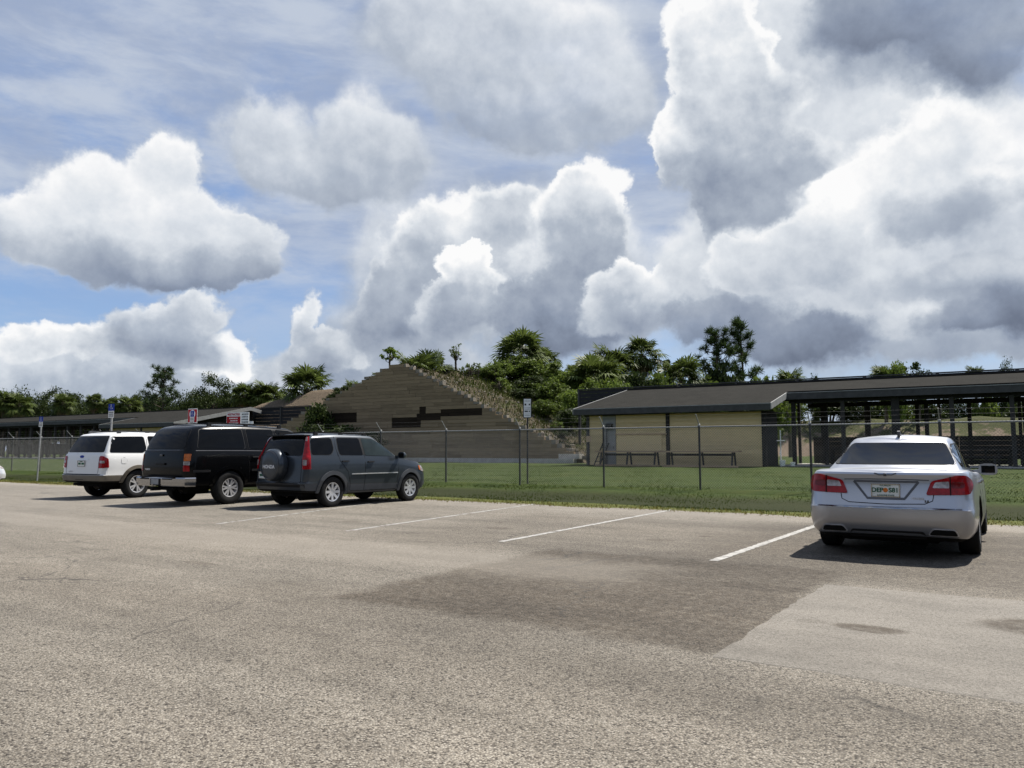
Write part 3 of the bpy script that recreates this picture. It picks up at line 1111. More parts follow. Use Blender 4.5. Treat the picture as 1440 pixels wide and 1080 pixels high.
def pavilion(name, p, label, sx, length):
    """end wall at x=0; sx=+1 grows to the right, -1 to the left"""
    zb = GZ(17.7)
    root = empty(name, pq(p, 17.7, zb), ROT)
    tag(root, label, 'building')
    X = lambda x: x * sx

    def slab(y0, y1, x0, x1, t=.09):
        zt = lambda y: 4.78 - abs(y - 7.12) * SLOPE
        mb = MB()
        a, b = X(x0), X(x1)
        poly = [(y0, zt(y0)), (y1, zt(y1)), (y1, zt(y1) - t), (y0, zt(y0) - t)]
        return mb.prism(poly, a, b, 'x')

    rf = slab(-.58, 7.12, -.6, 10.35)
    o = rf.build('roof', ROOF, root)
    mb = slab(2.82, 7.12, 10.35, length)
    mb.build('roof', ROOF, root)
    slab(7.12, 8.3, -.6, length).build('roof', ROOF, root)
    MB().box((X((length - .6) / 2), 7.12, 4.80), (length + .6, .34, .05)).build('ridge_cap', M['trim_dark'], o)
    zt = lambda y: 4.78 - abs(y - 7.12) * SLOPE
    # soffit and fascia
    MB().box((X(4.875), -.60, zt(-.58) - .185), (10.95, .045, .31)).build('fascia', M['trim_grey'], root)
    MB().box((X((10.35 + length) / 2), 2.80, zt(2.82) - .20), (length - 10.35, .045, .33)).build('fascia', M['trim_grey'], root)
    MB().box((X(4.875), -.60, zt(-.58) - .01), (10.95, .06, .04)).build('drip_edge', M['trim_light'], root)
    MB().box((X((10.35 + length) / 2), 2.79, zt(2.82) - .01), (length - 10.35, .06, .04)).build('drip_edge', M['trim_light'], root)
    rk = MB()
    for y0, y1, xx in ((-.62, 2.80, 10.37), (-.62, 7.12, -.62), (7.12, 8.32, -.62)):
        rk = MB().prism([(y0, zt(y0) + .02), (y1, zt(y1) + .02), (y1, zt(y1) - .30), (y0, zt(y0) - .30)], X(xx - .025), X(xx + .025), 'x')
        rk.build('rake_board', M['trim_light'], root)
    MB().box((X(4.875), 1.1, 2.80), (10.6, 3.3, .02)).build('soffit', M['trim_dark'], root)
    # dark sheet standing in for the shade inside the open gable truss
    gb = MB().prism([(-.2, 2.86), (8.0, 2.86), (8.0, 4.45), (7.12, 4.62), (-.2, 3.1)], X(.2), X(.26), 'x')
    gb.build('gable_shade_sheet', M['trim_dark'], root)
    # board-clad store room: boards piece by piece
    H = 2.78
    me_cache = {}
    bh = H / 13
    for (x0, x1) in ((.12, .94), (1.76, 4.70), (4.90, 9.74)):
        bm = MB().prism([(-.028, 0), (0, 0), (0, bh + .012), (-.012, bh + .012)], 0, x1 - x0, 'x')
        # prism gives (t, p, q) = (x, y, z)
        me = bm.mesh('siding_board', M['siding'])
        for r in range(13):
            link('siding_board', me, root, (min(X(x0), X(x1)), 0, r * bh + .02))
    MB().box((X(4.93), .13, 1.39), (9.7, .22, 2.77)).build('wall_core', M['trim_dark'], root)
    MB().box((X(4.93), 3.0, 1.39), (9.7, .12, 2.77)).build('wall_core', M['trim_dark'], root)
    for xx in (.15, 9.75):
        MB().box((X(xx), 1.6, 1.39), (.12, 2.7, 2.77)).build('wall_core', M['trim_dark'], root)
    for xx, w, m_ in ((.03, .18, 'trim_grey'), (4.80, .20, 'trim_dark'), (9.86, .22, 'trim_dark')):
        MB().box((X(xx), -.035, 1.39), (w, .08, 2.78)).build('corner_post', M[m_], root)
    dr = MB().box((X(1.35), -.012, 1.03), (.78, .05, 2.06)).build('door', M['grey_door'], root)
    MB().box((X(1.35), -.02, 2.43), (.80, .05, .68)).build('transom_panel', M['grey_door'], root)
    MB().box((X(1.62), -.05, 1.0), (.05, .05, .13)).build('handle', M['alloy_dark'], dr)
    ub = MB().box((X(1.40), -.14, 2.18), (.34, .22, .30)).build('utility_box', M['galv_dark'], root)
    MB().tube([(X(1.22), -.1, 2.1), (X(1.22), -.1, .05)], .025, 8).build('conduit', M['galv_dark'], ub)
    # wooden wall panel with a ledge
    MB().box((X(3.15), -.055, 1.26), (2.6, .035, .88)).build('wall_panel', M['siding'], root)
    MB().box((X(3.25), -.08, 1.72), (3.0, .08, .06)).build('panel_ledge', M['rough_wood'], root)
    # open firing line: posts, beams, partitions
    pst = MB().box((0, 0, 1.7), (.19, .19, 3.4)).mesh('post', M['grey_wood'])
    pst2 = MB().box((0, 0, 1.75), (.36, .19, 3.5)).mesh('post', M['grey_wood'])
    x = 10.6
    i = 0
    while x < length - .2:
        link('post', pst2 if i % 3 == 2 else pst, root, (X(x), 3.25, 0))
        link('post', pst, root, (X(x + .6), 8.05, 0))
        if i % 2 == 0:
            link('post', pst, root, (X(x + 1.2), 5.6, 0))
        MB().bar((X(x), 2.95, 3.62), (X(x), 8.2, 3.62), .09, .24).build('rafter', M['trim_dark'], root)
        x += 2.45
        i += 1
    for yy in (3.25, 8.05):
        MB().box((X((10.4 + length) / 2), yy, 3.46), (length - 10.4, .14, .26)).build('beam', M['trim_dark'], root)
    kw = MB().box((0, 0, 0), (2.44, .04, .246)).mesh('plank', M['grey_wood'])
    for bay in range(4):
        for r in range(6):
            link('plank', kw, root, (X(11.9 + 2.45 * bay), 7.9, .22 + .25 * r))
    for bay in range(4, 14):
        for r in range(5):
            link('plank', kw, root, (X(11.9 + 2.45 * bay), 7.9, .50 + .25 * r))
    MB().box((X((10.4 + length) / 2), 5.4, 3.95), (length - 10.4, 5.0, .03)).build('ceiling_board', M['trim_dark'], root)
    MB().box((X((10.0 + length) / 2), 5.6, .02), (length - 10.0, 5.8, .10)).build('floor_slab', M['concrete'], root)
    return root


def shooting_bench(loc, rz, label, group, w=1.5):
    root = empty('shooting_bench', loc, rz)
    tag(root, label, 'bench', group)
    for k in range(4):
        MB().box((0, -.33 + .22 * k, .80), (w, .205, .05)).build('plank', M['grey_wood'], root)
    for s in (-1, 1):
        MB().box((s * w * .36, 0, .39), (.10, .62, .77)).build('leg', M['grey_wood'], root)
    st = MB().box((0, -.82, .46), (w * .8, .28, .05)).build('seat', M['grey_wood'], root)
    for s in (-1, 1):
        MB().box((s * w * .3, -.82, .22), (.09, .22, .43)).build('seat_leg', M['grey_wood'], st)
    return root


PAV_P = -12.6
pavR = pavilion('range_pavilion', PAV_P, 'long low range building with cream board walls and an open firing line', 1, 47)
pavL = pavilion('range_pavilion', -51.0, 'far range pavilion with light gable boards behind the parked vehicles', -1, 62)
for k in range(11):
    shooting_bench(pq(PAV_P + 12.4 + 2.45 * k, 17.7 + 7.0, GZ(17.7) + .07), ROT, 'dark wooden shooting bench with seat under the open pavilion roof', 'shooting benches on the firing line')
for k in range(9):
    shooting_bench(pq(PAV_P + 13.0 + 2.9 * k, 17.7 + 4.3, GZ(17.7) + .07), ROT, 'dark wooden waiting bench just inside the open pavilion front', 'waiting benches inside the pavilion', 2.7)


def work_table(loc, rz, w, label):
    root = empty('work_table', loc, rz)
    tag(root, label, 'table')
    for k in range(3):
        MB().box((0, -.25 + .25 * k, .78), (w, .235, .08)).build('plank', M['rough_wood'], root)
    for xx in (-w * .42, 0, w * .42):
        for s in (-1, 1):
            MB().bar((xx, s * .34, 0), (xx, s * .16, .755), .09, .07, up=(1, 0, 0)).build('leg', M['grey_wood'], root)
    MB().bar((-w / 2, -.36, .045), (w / 2, -.36, .045), .07, .09).build('foot_rail', M['rough_wood'], root)
    MB().bar((-w * .42, 0, .62), (w * .42, 0, .62), .05, .12).build('stretcher', M['grey_wood'], root)


work_table(pq(PAV_P + 3.0, 16.6, GZ(16.6)), ROT, 3.7, 'long brown wooden table by the grey door of the cream building')
work_table(pq(PAV_P + 7.0, 16.5, GZ(16.5)), ROT, 3.9, 'long brown wooden table beside the dark wall post of the cream building')

st = empty('stake_sign', pq(PAV_P + .42, 17.0, GZ(17)), ROT)
tag(st, 'small square tan sign on a thin stake at the building corner', 'sign')
MB().tube([(0, 0, -.1), (0, 0, 1.62)], .022, 6).build('stake', M['grey_wood'], st)
MB().box((0, -.035, 1.47), (.30, .02, .34)).build('sign_board', M['rough_wood'], st)
ld = empty('leaning_ladder', pq(PAV_P + .95, 17.35, GZ(17.4)), ROT)
tag(ld, 'dark ladder leaning on the cream wall next to the door', 'ladder')
for s in (0, .36):
    MB().bar((-.35 + s, -.12, 0), (.05 + s, .24, 1.25), .06, .05).build('rail', M['trim_dark'], ld)
for k in range(4):
    t = .18 + .21 * k
    a = Vector((-.35, -.12, 0)).lerp(Vector((.05, .24, 1.25)), t)
    MB().bar(a, a + Vector((.36, 0, 0)), .03, .03).build('rung', M['trim_dark'], ld)

sp = empty('standpipe', pq(PAV_P + 10.5, 18.3, GZ(18)), ROT)
tag(sp, 'thin white standpipe with tap by the cream building end', 'standpipe')
MB().tube([(0, 0, -.1), (0, 0, 1.85)], .028, 8).build('pipe', M['sign_white'], sp)
MB().tube([(-.18, 0, 1.32), (.22, 0, 1.32)], .025, 8).build('arm', M['sign_white'], sp)
MB().tube([(.0, -.02, .72), (.02, -.20, .74), (.02, -.24, .60)], [.03, .03, .022], 8).build('tap', M['sign_white'], sp)
for (dx, h, r, lab) in ((.12, .30, .15, 'white bucket standing at the foot of the standpipe'), (.62, .20, .12, 'low white tub on the slab edge near the standpipe')):
    bk = MB().tube([(0, 0, .05), (0, 0, .05 + h)], [r * .82, r], 14).build('bucket', M['sign_white'], loc=pq(PAV_P + 10.5 + dx, 18.05, GZ(18)), rz=ROT, smooth=40)
    tag(bk, lab, 'bucket')


# overhead baffles of dark boards behind both pavilions
def baffle(p0, p1, label, z0, z1, q=26.35):
    root = empty('baffle_wall', pq(p0, q, .5), ROT)
    tag(root, label, 'baffle')
    L = p1 - p0
    n = int(round(abs(L) / 3.6))
    w = L / n
    rows = 5
    bh = (z1 - z0) / rows
    pme = MB().box((0, .10, (z1 + .0) / 2), (.16, .14, z1 + .06)).mesh('post', M['grey_wood'])
    bme = MB().box((w / 2, 0, bh / 2), (abs(w) - .02, .05, bh - .012)).mesh('board', M['baffle'])
    ste = MB().box((0, -.05, (z0 + z1) / 2), (.14, .05, z1 - z0 + .06)).mesh('batten', M['trim_grey'])
    for i in range(n + 1):
        link('post', pme, root, (w * i, 0, 0))
        link('batten', ste, root, (w * i, 0, 0))
        if i < n:
            for r in range(rows):
                link('board', bme, root, (w * i, random.uniform(-.006, .006), z0 + bh * r))
    MB().box((L / 2, .02, z1 + .05), (abs(L) + .2, .24, .06)).build('top_cap', M['trim_grey'], root)


baffle(-17.6, 34, 'dark board baffle wall rising behind the cream building roof', 3.75, 5.0)
baffle(-44.4, -100, 'dark board baffle wall beside the far pavilion gable', 3.2, 4.72)

# ------------------------------------------------------------------ stepped timber wall and berm
AP, QW, WZ = -30.6, 22.1, .72           # apex position along the fence, wall plane, base height
WTOP = 7.95
RUN_R, RUN_L = 15.3, 19.2


def wall_pz(u, v):
    r = ray(u, v)
    den = r.x * NX + r.y * NY
    t = (QW - ((0 - FX) * NX + (0 - FY) * NY)) / den
    P = Vector((0, 0, HCAM)) + r * t
    return to_pq(P.x, P.y)[0], P.z


def timber_wall():
    root = empty('timber_retaining_wall', pq(AP, QW, WZ - .2), ROT)
    tag(root, 'stepped triangular wall of weathered timbers holding back the earth berm', 'wall')
    darks = []
    for (u0, v0, u1, v1) in [(552, 586, 593, 600.5), (587, 580, 621, 589), (621, 576.5, 679, 583), (591, 574, 600, 581), (467, 579, 503, 594), (690, 566, 700, 574)]:
        a, b = wall_pz(u0, v1), wall_pz(u1, v0)
        darks.append((a[0], b[0], a[1], b[1]))
    ch = .25
    n = int((WTOP - WZ) / ch)
    for r in range(-1, n):
        z0 = WZ + r * ch
        f = max(r, 0) / n
        pr = AP + RUN_R * (1 - f) + .1
        pl = AP - RUN_L * (1 - f) - .1
        cuts = {pl, pr}
        c = pl + (.6 + 1.15 * (r % 2)) + random.uniform(0, .5)
        while c < pr - .5:
            cuts.add(c)
            c += random.choice((2.4, 2.44, 2.6, 3.0))
        zm = z0 + ch / 2
        for d in darks:
            if d[2] - .04 < zm < d[3] + .04:
                for e in d[:2]:
                    if pl < e < pr:
                        cuts = {q for q in cuts if abs(q - e) > .35 or q in (pl, pr)}
                        cuts.add(e)
        cs = sorted(cuts)
        for a, b in zip(cs, cs[1:]):
            if b - a < .12:
                continue
            mid = (a + b) / 2
            dk = any(d[0] < mid < d[1] and d[2] - .04 < zm < d[3] + .04 for d in darks)
            y = random.uniform(-.012, .012)
            mb = MB().box((0, 0, 0), (b - a - .012, .22, ch - .010))
            o = mb.build('timber', M['timber_dark' if dk else 'timber'], root, loc=((a + b) / 2 - AP, y + (.03 if dk else 0), z0 + ch / 2 - WZ + .2))
            o.rotation_euler = (random.gauss(0, .004), random.gauss(0, .0016), 0)
        # pale block ends sit on the right-hand steps
        if r >= 0:
            for k_, side in ((pr, 1), (pl, -1)):
                if side < 0 and r % 2:
                    continue
                o = MB().box((0, .05, 0), (random.uniform(.24, .50), .36, random.uniform(.16, .30))).build('step_block', M['block'], root, loc=(k_ - AP + side * random.uniform(.02, .26), random.uniform(-.04, .10), z0 + ch / 2 - WZ + .2))
                o.rotation_euler = (0, random.gauss(0, .06), random.gauss(0, .1))
    return root


timber_wall()
kb = MB().box((0, 0, 0), (20.0, .5, .34)).build('concrete_kerb', M['concrete'], loc=pq(-25.4, 21.5, .60), rz=ROT)
tag(kb, 'pale concrete kerb along the foot of the timber wall', 'kerb')
kb2 = MB().box((0, 0, 0), (1.5, .6, .30)).build('concrete_step', M['concrete'], loc=pq(-15.9, 21.9, .92), rz=ROT)
tag(kb2, 'short pale concrete step at the right foot of the timber wall', 'step')


def hnoise(p, q, a=1.0):
    return a * (.5 * math.sin(p * .9 + 1.3 * math.sin(q * .37)) + .3 * math.sin(q * 1.1 + p * .6) + .2 * math.sin(p * 2.3 - q * 1.7))


def berm_h(p, q):
    t = 1 - ((p - AP) / (RUN_R + .2) if p > AP else (AP - p) / (RUN_L + .2))
    if t <= 0:
        return -.3
    top = 7.30 + .012 * (q - 22)
    fade = min(1, max(0, (82 - q) / 22))
    h = min(t, .985) * top * fade
    amp = .16 * min(1, (q - 22.2) / 5) * min(1, t * 6)
    return WZ - .1 + h - .12 + hnoise(p, q, amp)


def dirt_material(name, veg=.5, c=(.15, .118, .080)):
    mt, nt, b = new_mat(name)
    k = NK(nt)
    n1 = k.noise(.5, 8, .66)
    n2 = k.noise(5, 7, .7)
    n3 = k.noise(.9, 5, .6, stretch=(1, .5, 1))
    d = k.ramp(n2, [(.25, tuple(x * .55 for x in c)), (.5, c), (.75, tuple(min(1, x * 1.75) for x in c))])
    g_ = k.ramp(n2, [(.3, (.028, .034, .012)), (.7, (.075, .078, .030))])
    # greener further back along the mound
    f = k.ss(k.m('MULTIPLY_ADD', k.m('SUBTRACT', n1, .5), 2.2, k.m('MULTIPLY', k.ss(k.y, 3, 16), .55)), .30 - veg * .3, .55 - veg * .3)
    col_ = k.mix(f, d, g_)
    k.L.new(col_, b.inputs['Base Color'])
    b.inputs['Roughness'].default_value = .97
    b.inputs['Specular IOR Level'].default_value = .1
    k.L.new(k.bump(n2, .9, .15), b.inputs['Normal'])
    return mt


def terrain(name, ps, qs, hf, m, p0, q0):
    V = np.array([(p - p0, q - q0, hf(p, q)) for q in qs for p in ps])
    i = np.arange(len(ps) - 1)
    F_ = np.concatenate([np.stack([j * len(ps) + i, j * len(ps) + i + 1, (j + 1) * len(ps) + i + 1, (j + 1) * len(ps) + i], 1) for j in range(len(qs) - 1)])
    o = link(name, np_mesh(name, V, F_, m), None, pq(p0, q0), ROT)
    o.data.shade_smooth()
    return tag(o, kind='structure')


terrain('berm', np.linspace(AP - 20.4, AP + 16.4, 120), np.concatenate([np.linspace(22.22, 40, 60), np.linspace(40.6, 84, 50)]), berm_h, dirt_material('berm_dirt', .7, (.066, .054, .034)), AP, 22.2)


MR = pchip([-92, -80, -66, -52, -44, -36], [.0, 2.8, 6.2, 7.9, 8.4, 7.0])


def mound_h(p, q):
    t = 1 - abs(q - 38) / 11.0
    if t <= 0 or p < -92 or p > -36:
        return -.3
    return .35 + MR(p) * min(t, .97) + hnoise(p, q, .22 * t)


terrain('side_berm', np.linspace(-92, -36, 80), np.linspace(26.9, 49.1, 36), mound_h, dirt_material('side_berm_dirt', .12, (.115, .088, .060)), -64, 38)


def stop_h(p, q):
    t = 1 - abs(q - 104) / 13.0
    return .4 + max(-.1, t) * 5.6 + hnoise(p * .6, q * .6, .35)


terrain('backstop_berm', np.linspace(-30, 120, 120), np.linspace(88, 120, 34), stop_h, dirt_material('backstop_dirt', .42, (.145, .112, .082)), -10, 88)

# loose stones and dry litter on the near part of the mound
def rubble():
    V, F_ = [], []
    n = 0
    base = np.array([(-1, -1, -.6), (1, -.8, -.7), (.9, 1, -.6), (-.8, .9, -.7), (-.7, -.6, .5), (.6, -.7, .7), (.7, .6, .5), (-.5, .7, .6)])
    fc = np.array([(0, 3, 2, 1), (4, 5, 6, 7), (0, 1, 5, 4), (1, 2, 6, 5), (2, 3, 7, 6), (3, 0, 4, 7)])
    for _ in range(1500):
        t = random.random()
        q = 22.5 + abs(random.gauss(0, 5.5))
        p = AP + random.uniform(-1.0, 1.0) * 15 if random.random() < .8 else AP + random.uniform(-.3, 15)
        if p < AP and random.random() < .5:
            p = 2 * AP - p
        z = berm_h(p, q)
        if z < WZ or q > 40:
            continue
        s = min(.22, random.lognormvariate(-3.2, .5))
        b = base * s * np.array([random.uniform(.7, 1.6), random.uniform(.7, 1.4), random.uniform(.5, .9)]) + RNG.normal(0, s * .14, (8, 3))
        a = random.uniform(0, 6.28)
        ca, sa = math.cos(a), math.sin(a)
        b = np.stack([b[:, 0] * ca - b[:, 1] * sa, b[:, 0] * sa + b[:, 1] * ca, b[:, 2]], 1)
        w = pq(p, q, z + s * .25)
        V.append(b + np.array(w))
        F_.append(fc + 8 * n)
        n += 1
    o = link('rubble', np_mesh('rubble', np.concatenate(V), np.concatenate(F_), M['stone']))
    tag(o, 'pale broken stones scattered over the near slope of the earth berm', 'rubble', kind='stuff')


rubble()


def berm_points(n, p0, p1, q0, q1, dens=None):
    out = []
    while len(out) < n:
        p, q = random.uniform(p0, p1), random.uniform(q0, q1)
        if dens and random.random() > dens(p, q):
            continue
        z = berm_h(p, q)
        if z < WZ - .2:
            continue
        out.append(pq(p, q, z))
    return np.array([tuple(x) for x in out])


bd = lambda p, q: min(1, .45 + max(0, q - 25) / 9)
blades('berm_grass', berm_points(34000, AP - 15, AP + 15.2, 22.8, 62, bd), .12, .5, .03, M['grass_blade'], 'rough green grass covering the back of the earth berm', 'grass', .35)
blades('berm_dry_grass', berm_points(17000, AP - 15, AP + 15.2, 22.5, 48), .10, .42, .022, M['dry_grass'], 'dry straw coloured grass on the slope of the earth berm', 'grass', .5)


# ------------------------------------------------------------------ vegetation prototypes
def rot_to(d):
    return Vector((1, 0, 0)).rotation_difference(Vector(d)).to_matrix()


def frond(V, F_, origin, az, el, pet, rad, nl=20, span=2.15, droop=.35):
    """one fan frond: thin petiole and a ring of pleated leaflets"""
    o = np.array(origin)
    ce, se = math.cos(el), math.sin(el)
    out = np.array((math.cos(az) * ce, math.sin(az) * ce, se))
    side = np.array((-math.sin(az), math.cos(az), 0))
    up = np.cross(out, side)
    tip = o + out * pet
    b = len(V)
    w = .022
    V += [o - side * w, o + side * w, tip + side * w * .7, tip - side * w * .7]
    F_.append((b, b + 1, b + 2, b + 3))
    roll = random.uniform(-.5, .5)
    nrm = up * math.cos(roll) + side * math.sin(roll)
    sd = np.cross(nrm, out)
    for k in range(nl):
        a = -span + 2 * span * k / (nl - 1) + random.uniform(-.04, .04)
        L = rad * (1 - .28 * (abs(a) / span) ** 2) * random.uniform(.86, 1.08)
        dr = out * math.cos(a) + sd * math.sin(a)
        pr = np.cross(nrm, dr)
        lift = nrm * (.12 * (1 if k % 2 else -.6))
        mid = tip + dr * L * .55 + lift * L * .25 - np.array((0, 0, .10 * L * droop))
        end = tip + dr * L - np.array((0, 0, L * droop * random.uniform(.5, 1.4)))
        ww = rad * .062
        b = len(V)
        V += [tip, mid - pr * ww, end, mid + pr * ww]
        F_.append((b, b + 1, b + 2, b + 3))


def fan_mesh(name, n, rad, pet, el0, el1, m, seed, z=0.0, nl=20, droop=.35, spread=.12):
    random.seed(seed)
    V, F_ = [], []
    for i in range(n):
        az = i * 2.399 + random.uniform(-.25, .25)
        t = (i + .5) / n
        el = el0 + (el1 - el0) * t ** 1.1 + random.uniform(-.1, .1)
        frond(V, F_, (random.gauss(0, spread), random.gauss(0, spread), z + random.gauss(0, .08)), az, el, pet * random.uniform(.75, 1.2), rad * random.uniform(.8, 1.1), nl, droop=droop * (1.6 - t))
    return np_mesh(name, np.array(V), np.array(F_), m)


def leaves(C_, size, m, name, elong=1.5, flat=.0):
    """diamond leaves at the points C_"""
    n = len(C_)
    a = RNG.normal(0, 1, (n, 3))
    if flat:
        a[:, 2] *= (1 - flat)
    a /= np.linalg.norm(a, axis=1)[:, None]
    t = RNG.normal(0, 1, (n, 3))
    b = np.cross(a, t)
    b /= np.linalg.norm(b, axis=1)[:, None] + 1e-9
    s = size * RNG.uniform(.6, 1.35, n)[:, None]
    V = np.stack([C_ - a * s * elong * .5, C_ + b * s * .36, C_ + a * s * elong * .5, C_ - b * s * .36], 1)
    return np_mesh(name, V.reshape(-1, 3), np.arange(4 * n).reshape(-1, 4), m)


def crown_points(n, rx, rz, zc, clumps, spread, seed, hollow=.35, flat_bottom=True):
    r = np.random.default_rng(seed)
    C_ = []
    while len(C_) < clumps:
        d = r.normal(0, 1, 3)
        d /= np.linalg.norm(d)
        k = r.uniform(hollow, 1) ** .6
        c = d * k * np.array((rx, rx, rz)) * r.uniform(.8, 1.12)
        if flat_bottom and c[2] < -rz * .75:
            continue
        C_.append(c + np.array((0, 0, zc)))
    C_ = np.array(C_)
    idx = r.integers(0, clumps, n)
    sz = r.uniform(.6, 1.3, clumps)
    P = C_[idx] + np.clip(r.normal(0, .8, (n, 3)), -1.5, 1.5) * (spread * sz[idx])[:, None] * np.array((1, 1, .75))
    return P, C_


class Plant:
    """a prototype: list of (part name, mesh)"""
    def __init__(s, name, parts, h, w):
        s.name, s.parts, s.h, s.w = name, parts, h, w


def limb_mesh(C_, zroot, r0, m, n=9, stems=1, seed=0):
    random.seed(seed)
    mb = MB()
    zt = min(c[2] for c in C_)
    for s_ in range(stems):
        a = random.uniform(0, 6.28)
        off = Vector((math.cos(a), math.sin(a), 0)) * (.25 * (stems > 1))
        top = Vector((off.x * 2.5, off.y * 2.5, sum(c[2] for c in C_) / len(C_)))
        p1 = off.lerp(top, .5) + Vector((random.uniform(-.12, .12), random.uniform(-.12, .12), 0))
        mb.tube([(off.x, off.y, -.3), p1, top], [r0, r0 * .72, r0 * .4], 7)
        ids = random.sample(range(len(C_)), min(n, len(C_)))
        for i in ids:
            e = Vector(C_[i])
            st = off.lerp(top, random.uniform(.35, .9))
            md = st.lerp(e, .5) + Vector((0, 0, random.uniform(-.2, .2)))
            mb.tube([st, md, e], [r0 * .38, r0 * .24, r0 * .08], 5)
    return mb.mesh('trunk', m, 50)


def palm_proto(name, h, rad, n, seed, skirt=10):
    random.seed(seed)
    pts = [(0, 0, -.4), (.06, .02, h * .4), (.02, .05, h * .8), (0, 0, h + .1)]
    tr = MB().tube(pts, [.21, .17, .19, .16], 9)
    for k in range(34):                                      # old leaf boots
        z = h * (.25 + .75 * k / 34)
        a = k * 2.4
        p = Vector((math.cos(a) * .17, math.sin(a) * .17, z))
        tr.bar(p, p + Vector((math.cos(a) * .14, math.sin(a) * .14, .22)), .09, .04)
    parts = [('trunk', tr.mesh('trunk', M['palm_trunk'], 40)),
             ('crown', fan_mesh('crown', n, rad, rad * 1.0, -.75, 1.12, M['palm_leaf'], seed, h, 20))]
    if skirt:
        parts.append(('dead_skirt', fan_mesh('dead_skirt', skirt, rad * .8, rad * .7, -1.35, -.75, M['palm_dead'], seed + 1, h - .15, 14, .8)))
    return Plant(name, parts, h + rad * 1.6, rad * 3.5)


def palmetto_proto(name, rad, n, seed):
    return Plant(name, [('fronds', fan_mesh('fronds', n, rad, rad * .9, .15, 1.5, M['palm_leaf'], seed, .0, 18, .25, .28))], rad * 1.9, rad * 1.9)


def bush_proto(name, h, w, n, clumps, size, m, seed, stems=3, hollow=.3, spread=.16):
    P, C_ = crown_points(n, w / 2 * .86, h * .46, h * .52, clumps, spread * w / 2, seed, hollow)
    return Plant(name, [('trunk', limb_mesh(C_, 0, .05 + h * .012, M['trunk'], 10, stems, seed)), ('crown', leaves(P, size, M[m], 'crown'))], h, w)


def tree_proto(name, h, w, base, n, clumps, size, m, seed, spread=.16, hollow=.4):
    P, C_ = crown_points(n, w / 2 * .86, (h - base) * .46, (h + base) / 2, clumps, spread * w / 2, seed, hollow)
    return Plant(name, [('trunk', limb_mesh(C_, 0, .05 + h * .016, M['trunk'], 16, 1, seed)), ('crown', leaves(P, size, M[m], 'crown'))], h, w)


def pine_proto(name, h, seed, lean=0.0, dens=1.0, spreadf=1.0):
    random.seed(seed)
    tr = MB()
    pts = [(0, 0, -.4), (.06, 0, h * .35), (-.05, .04, h * .7), (lean, 0, h)]
    tr.tube(pts, [.02 * h, .016 * h, .010 * h, .02], 8)
    tufts = []
    nb = int(31 * dens)
    for k in range(nb):
        t = .34 + .64 * (k + random.random()) / nb
        a = k * 2.4 + random.uniform(-.5, .5)
        L = h * (.30 * (1 - t) + .085) * random.uniform(.6, 1.25) * spreadf
        s0 = Vector((lean * t, 0, h * t))
        d = Vector((math.cos(a), math.sin(a), random.uniform(.1, .55)))
        e = s0 + d * L
        md = s0.lerp(e, .5) - Vector((0, 0, .06 * L))
        tr.tube([s0, md, e], [.006 * h, .004 * h, .002 * h], 5)
        for j in range(5):
            q = s0.lerp(e, .55 + .115 * j) + Vector((random.gauss(0, .10 * L), random.gauss(0, .10 * L), random.gauss(.05, .07 * L)))
            tufts.append(q)
    for j in range(9):
        tufts.append(Vector((lean + random.gauss(0, .12), random.gauss(0, .12), h * (1 - .03 * j))))
    V, F_ = [], []
    for c in tufts:
        s = h * .046 * random.uniform(.8, 1.3)
        for _ in range(34):
            d = np.array((random.gauss(0, 1), random.gauss(0, 1), random.gauss(.45, .8)))
            d /= np.linalg.norm(d)
            t = np.cross(d, (random.random(), random.random(), random.random()))
            t /= np.linalg.norm(t) + 1e-9
            b = len(V)
            cc = np.array(c)
            V += [cc - t * s * .05, cc + t * s * .05, cc + d * s * random.uniform(.7, 1.3) + t * s * .02, cc + d * s * .9 - t * s * .03]
            F_.append((b, b + 1, b + 2, b + 3))
    return Plant(name, [('trunk', tr.mesh('trunk', M['trunk'], 50)), ('crown', np_mesh('crown', np.array(V), np.array(F_), M['needle']))], h, h * .6)


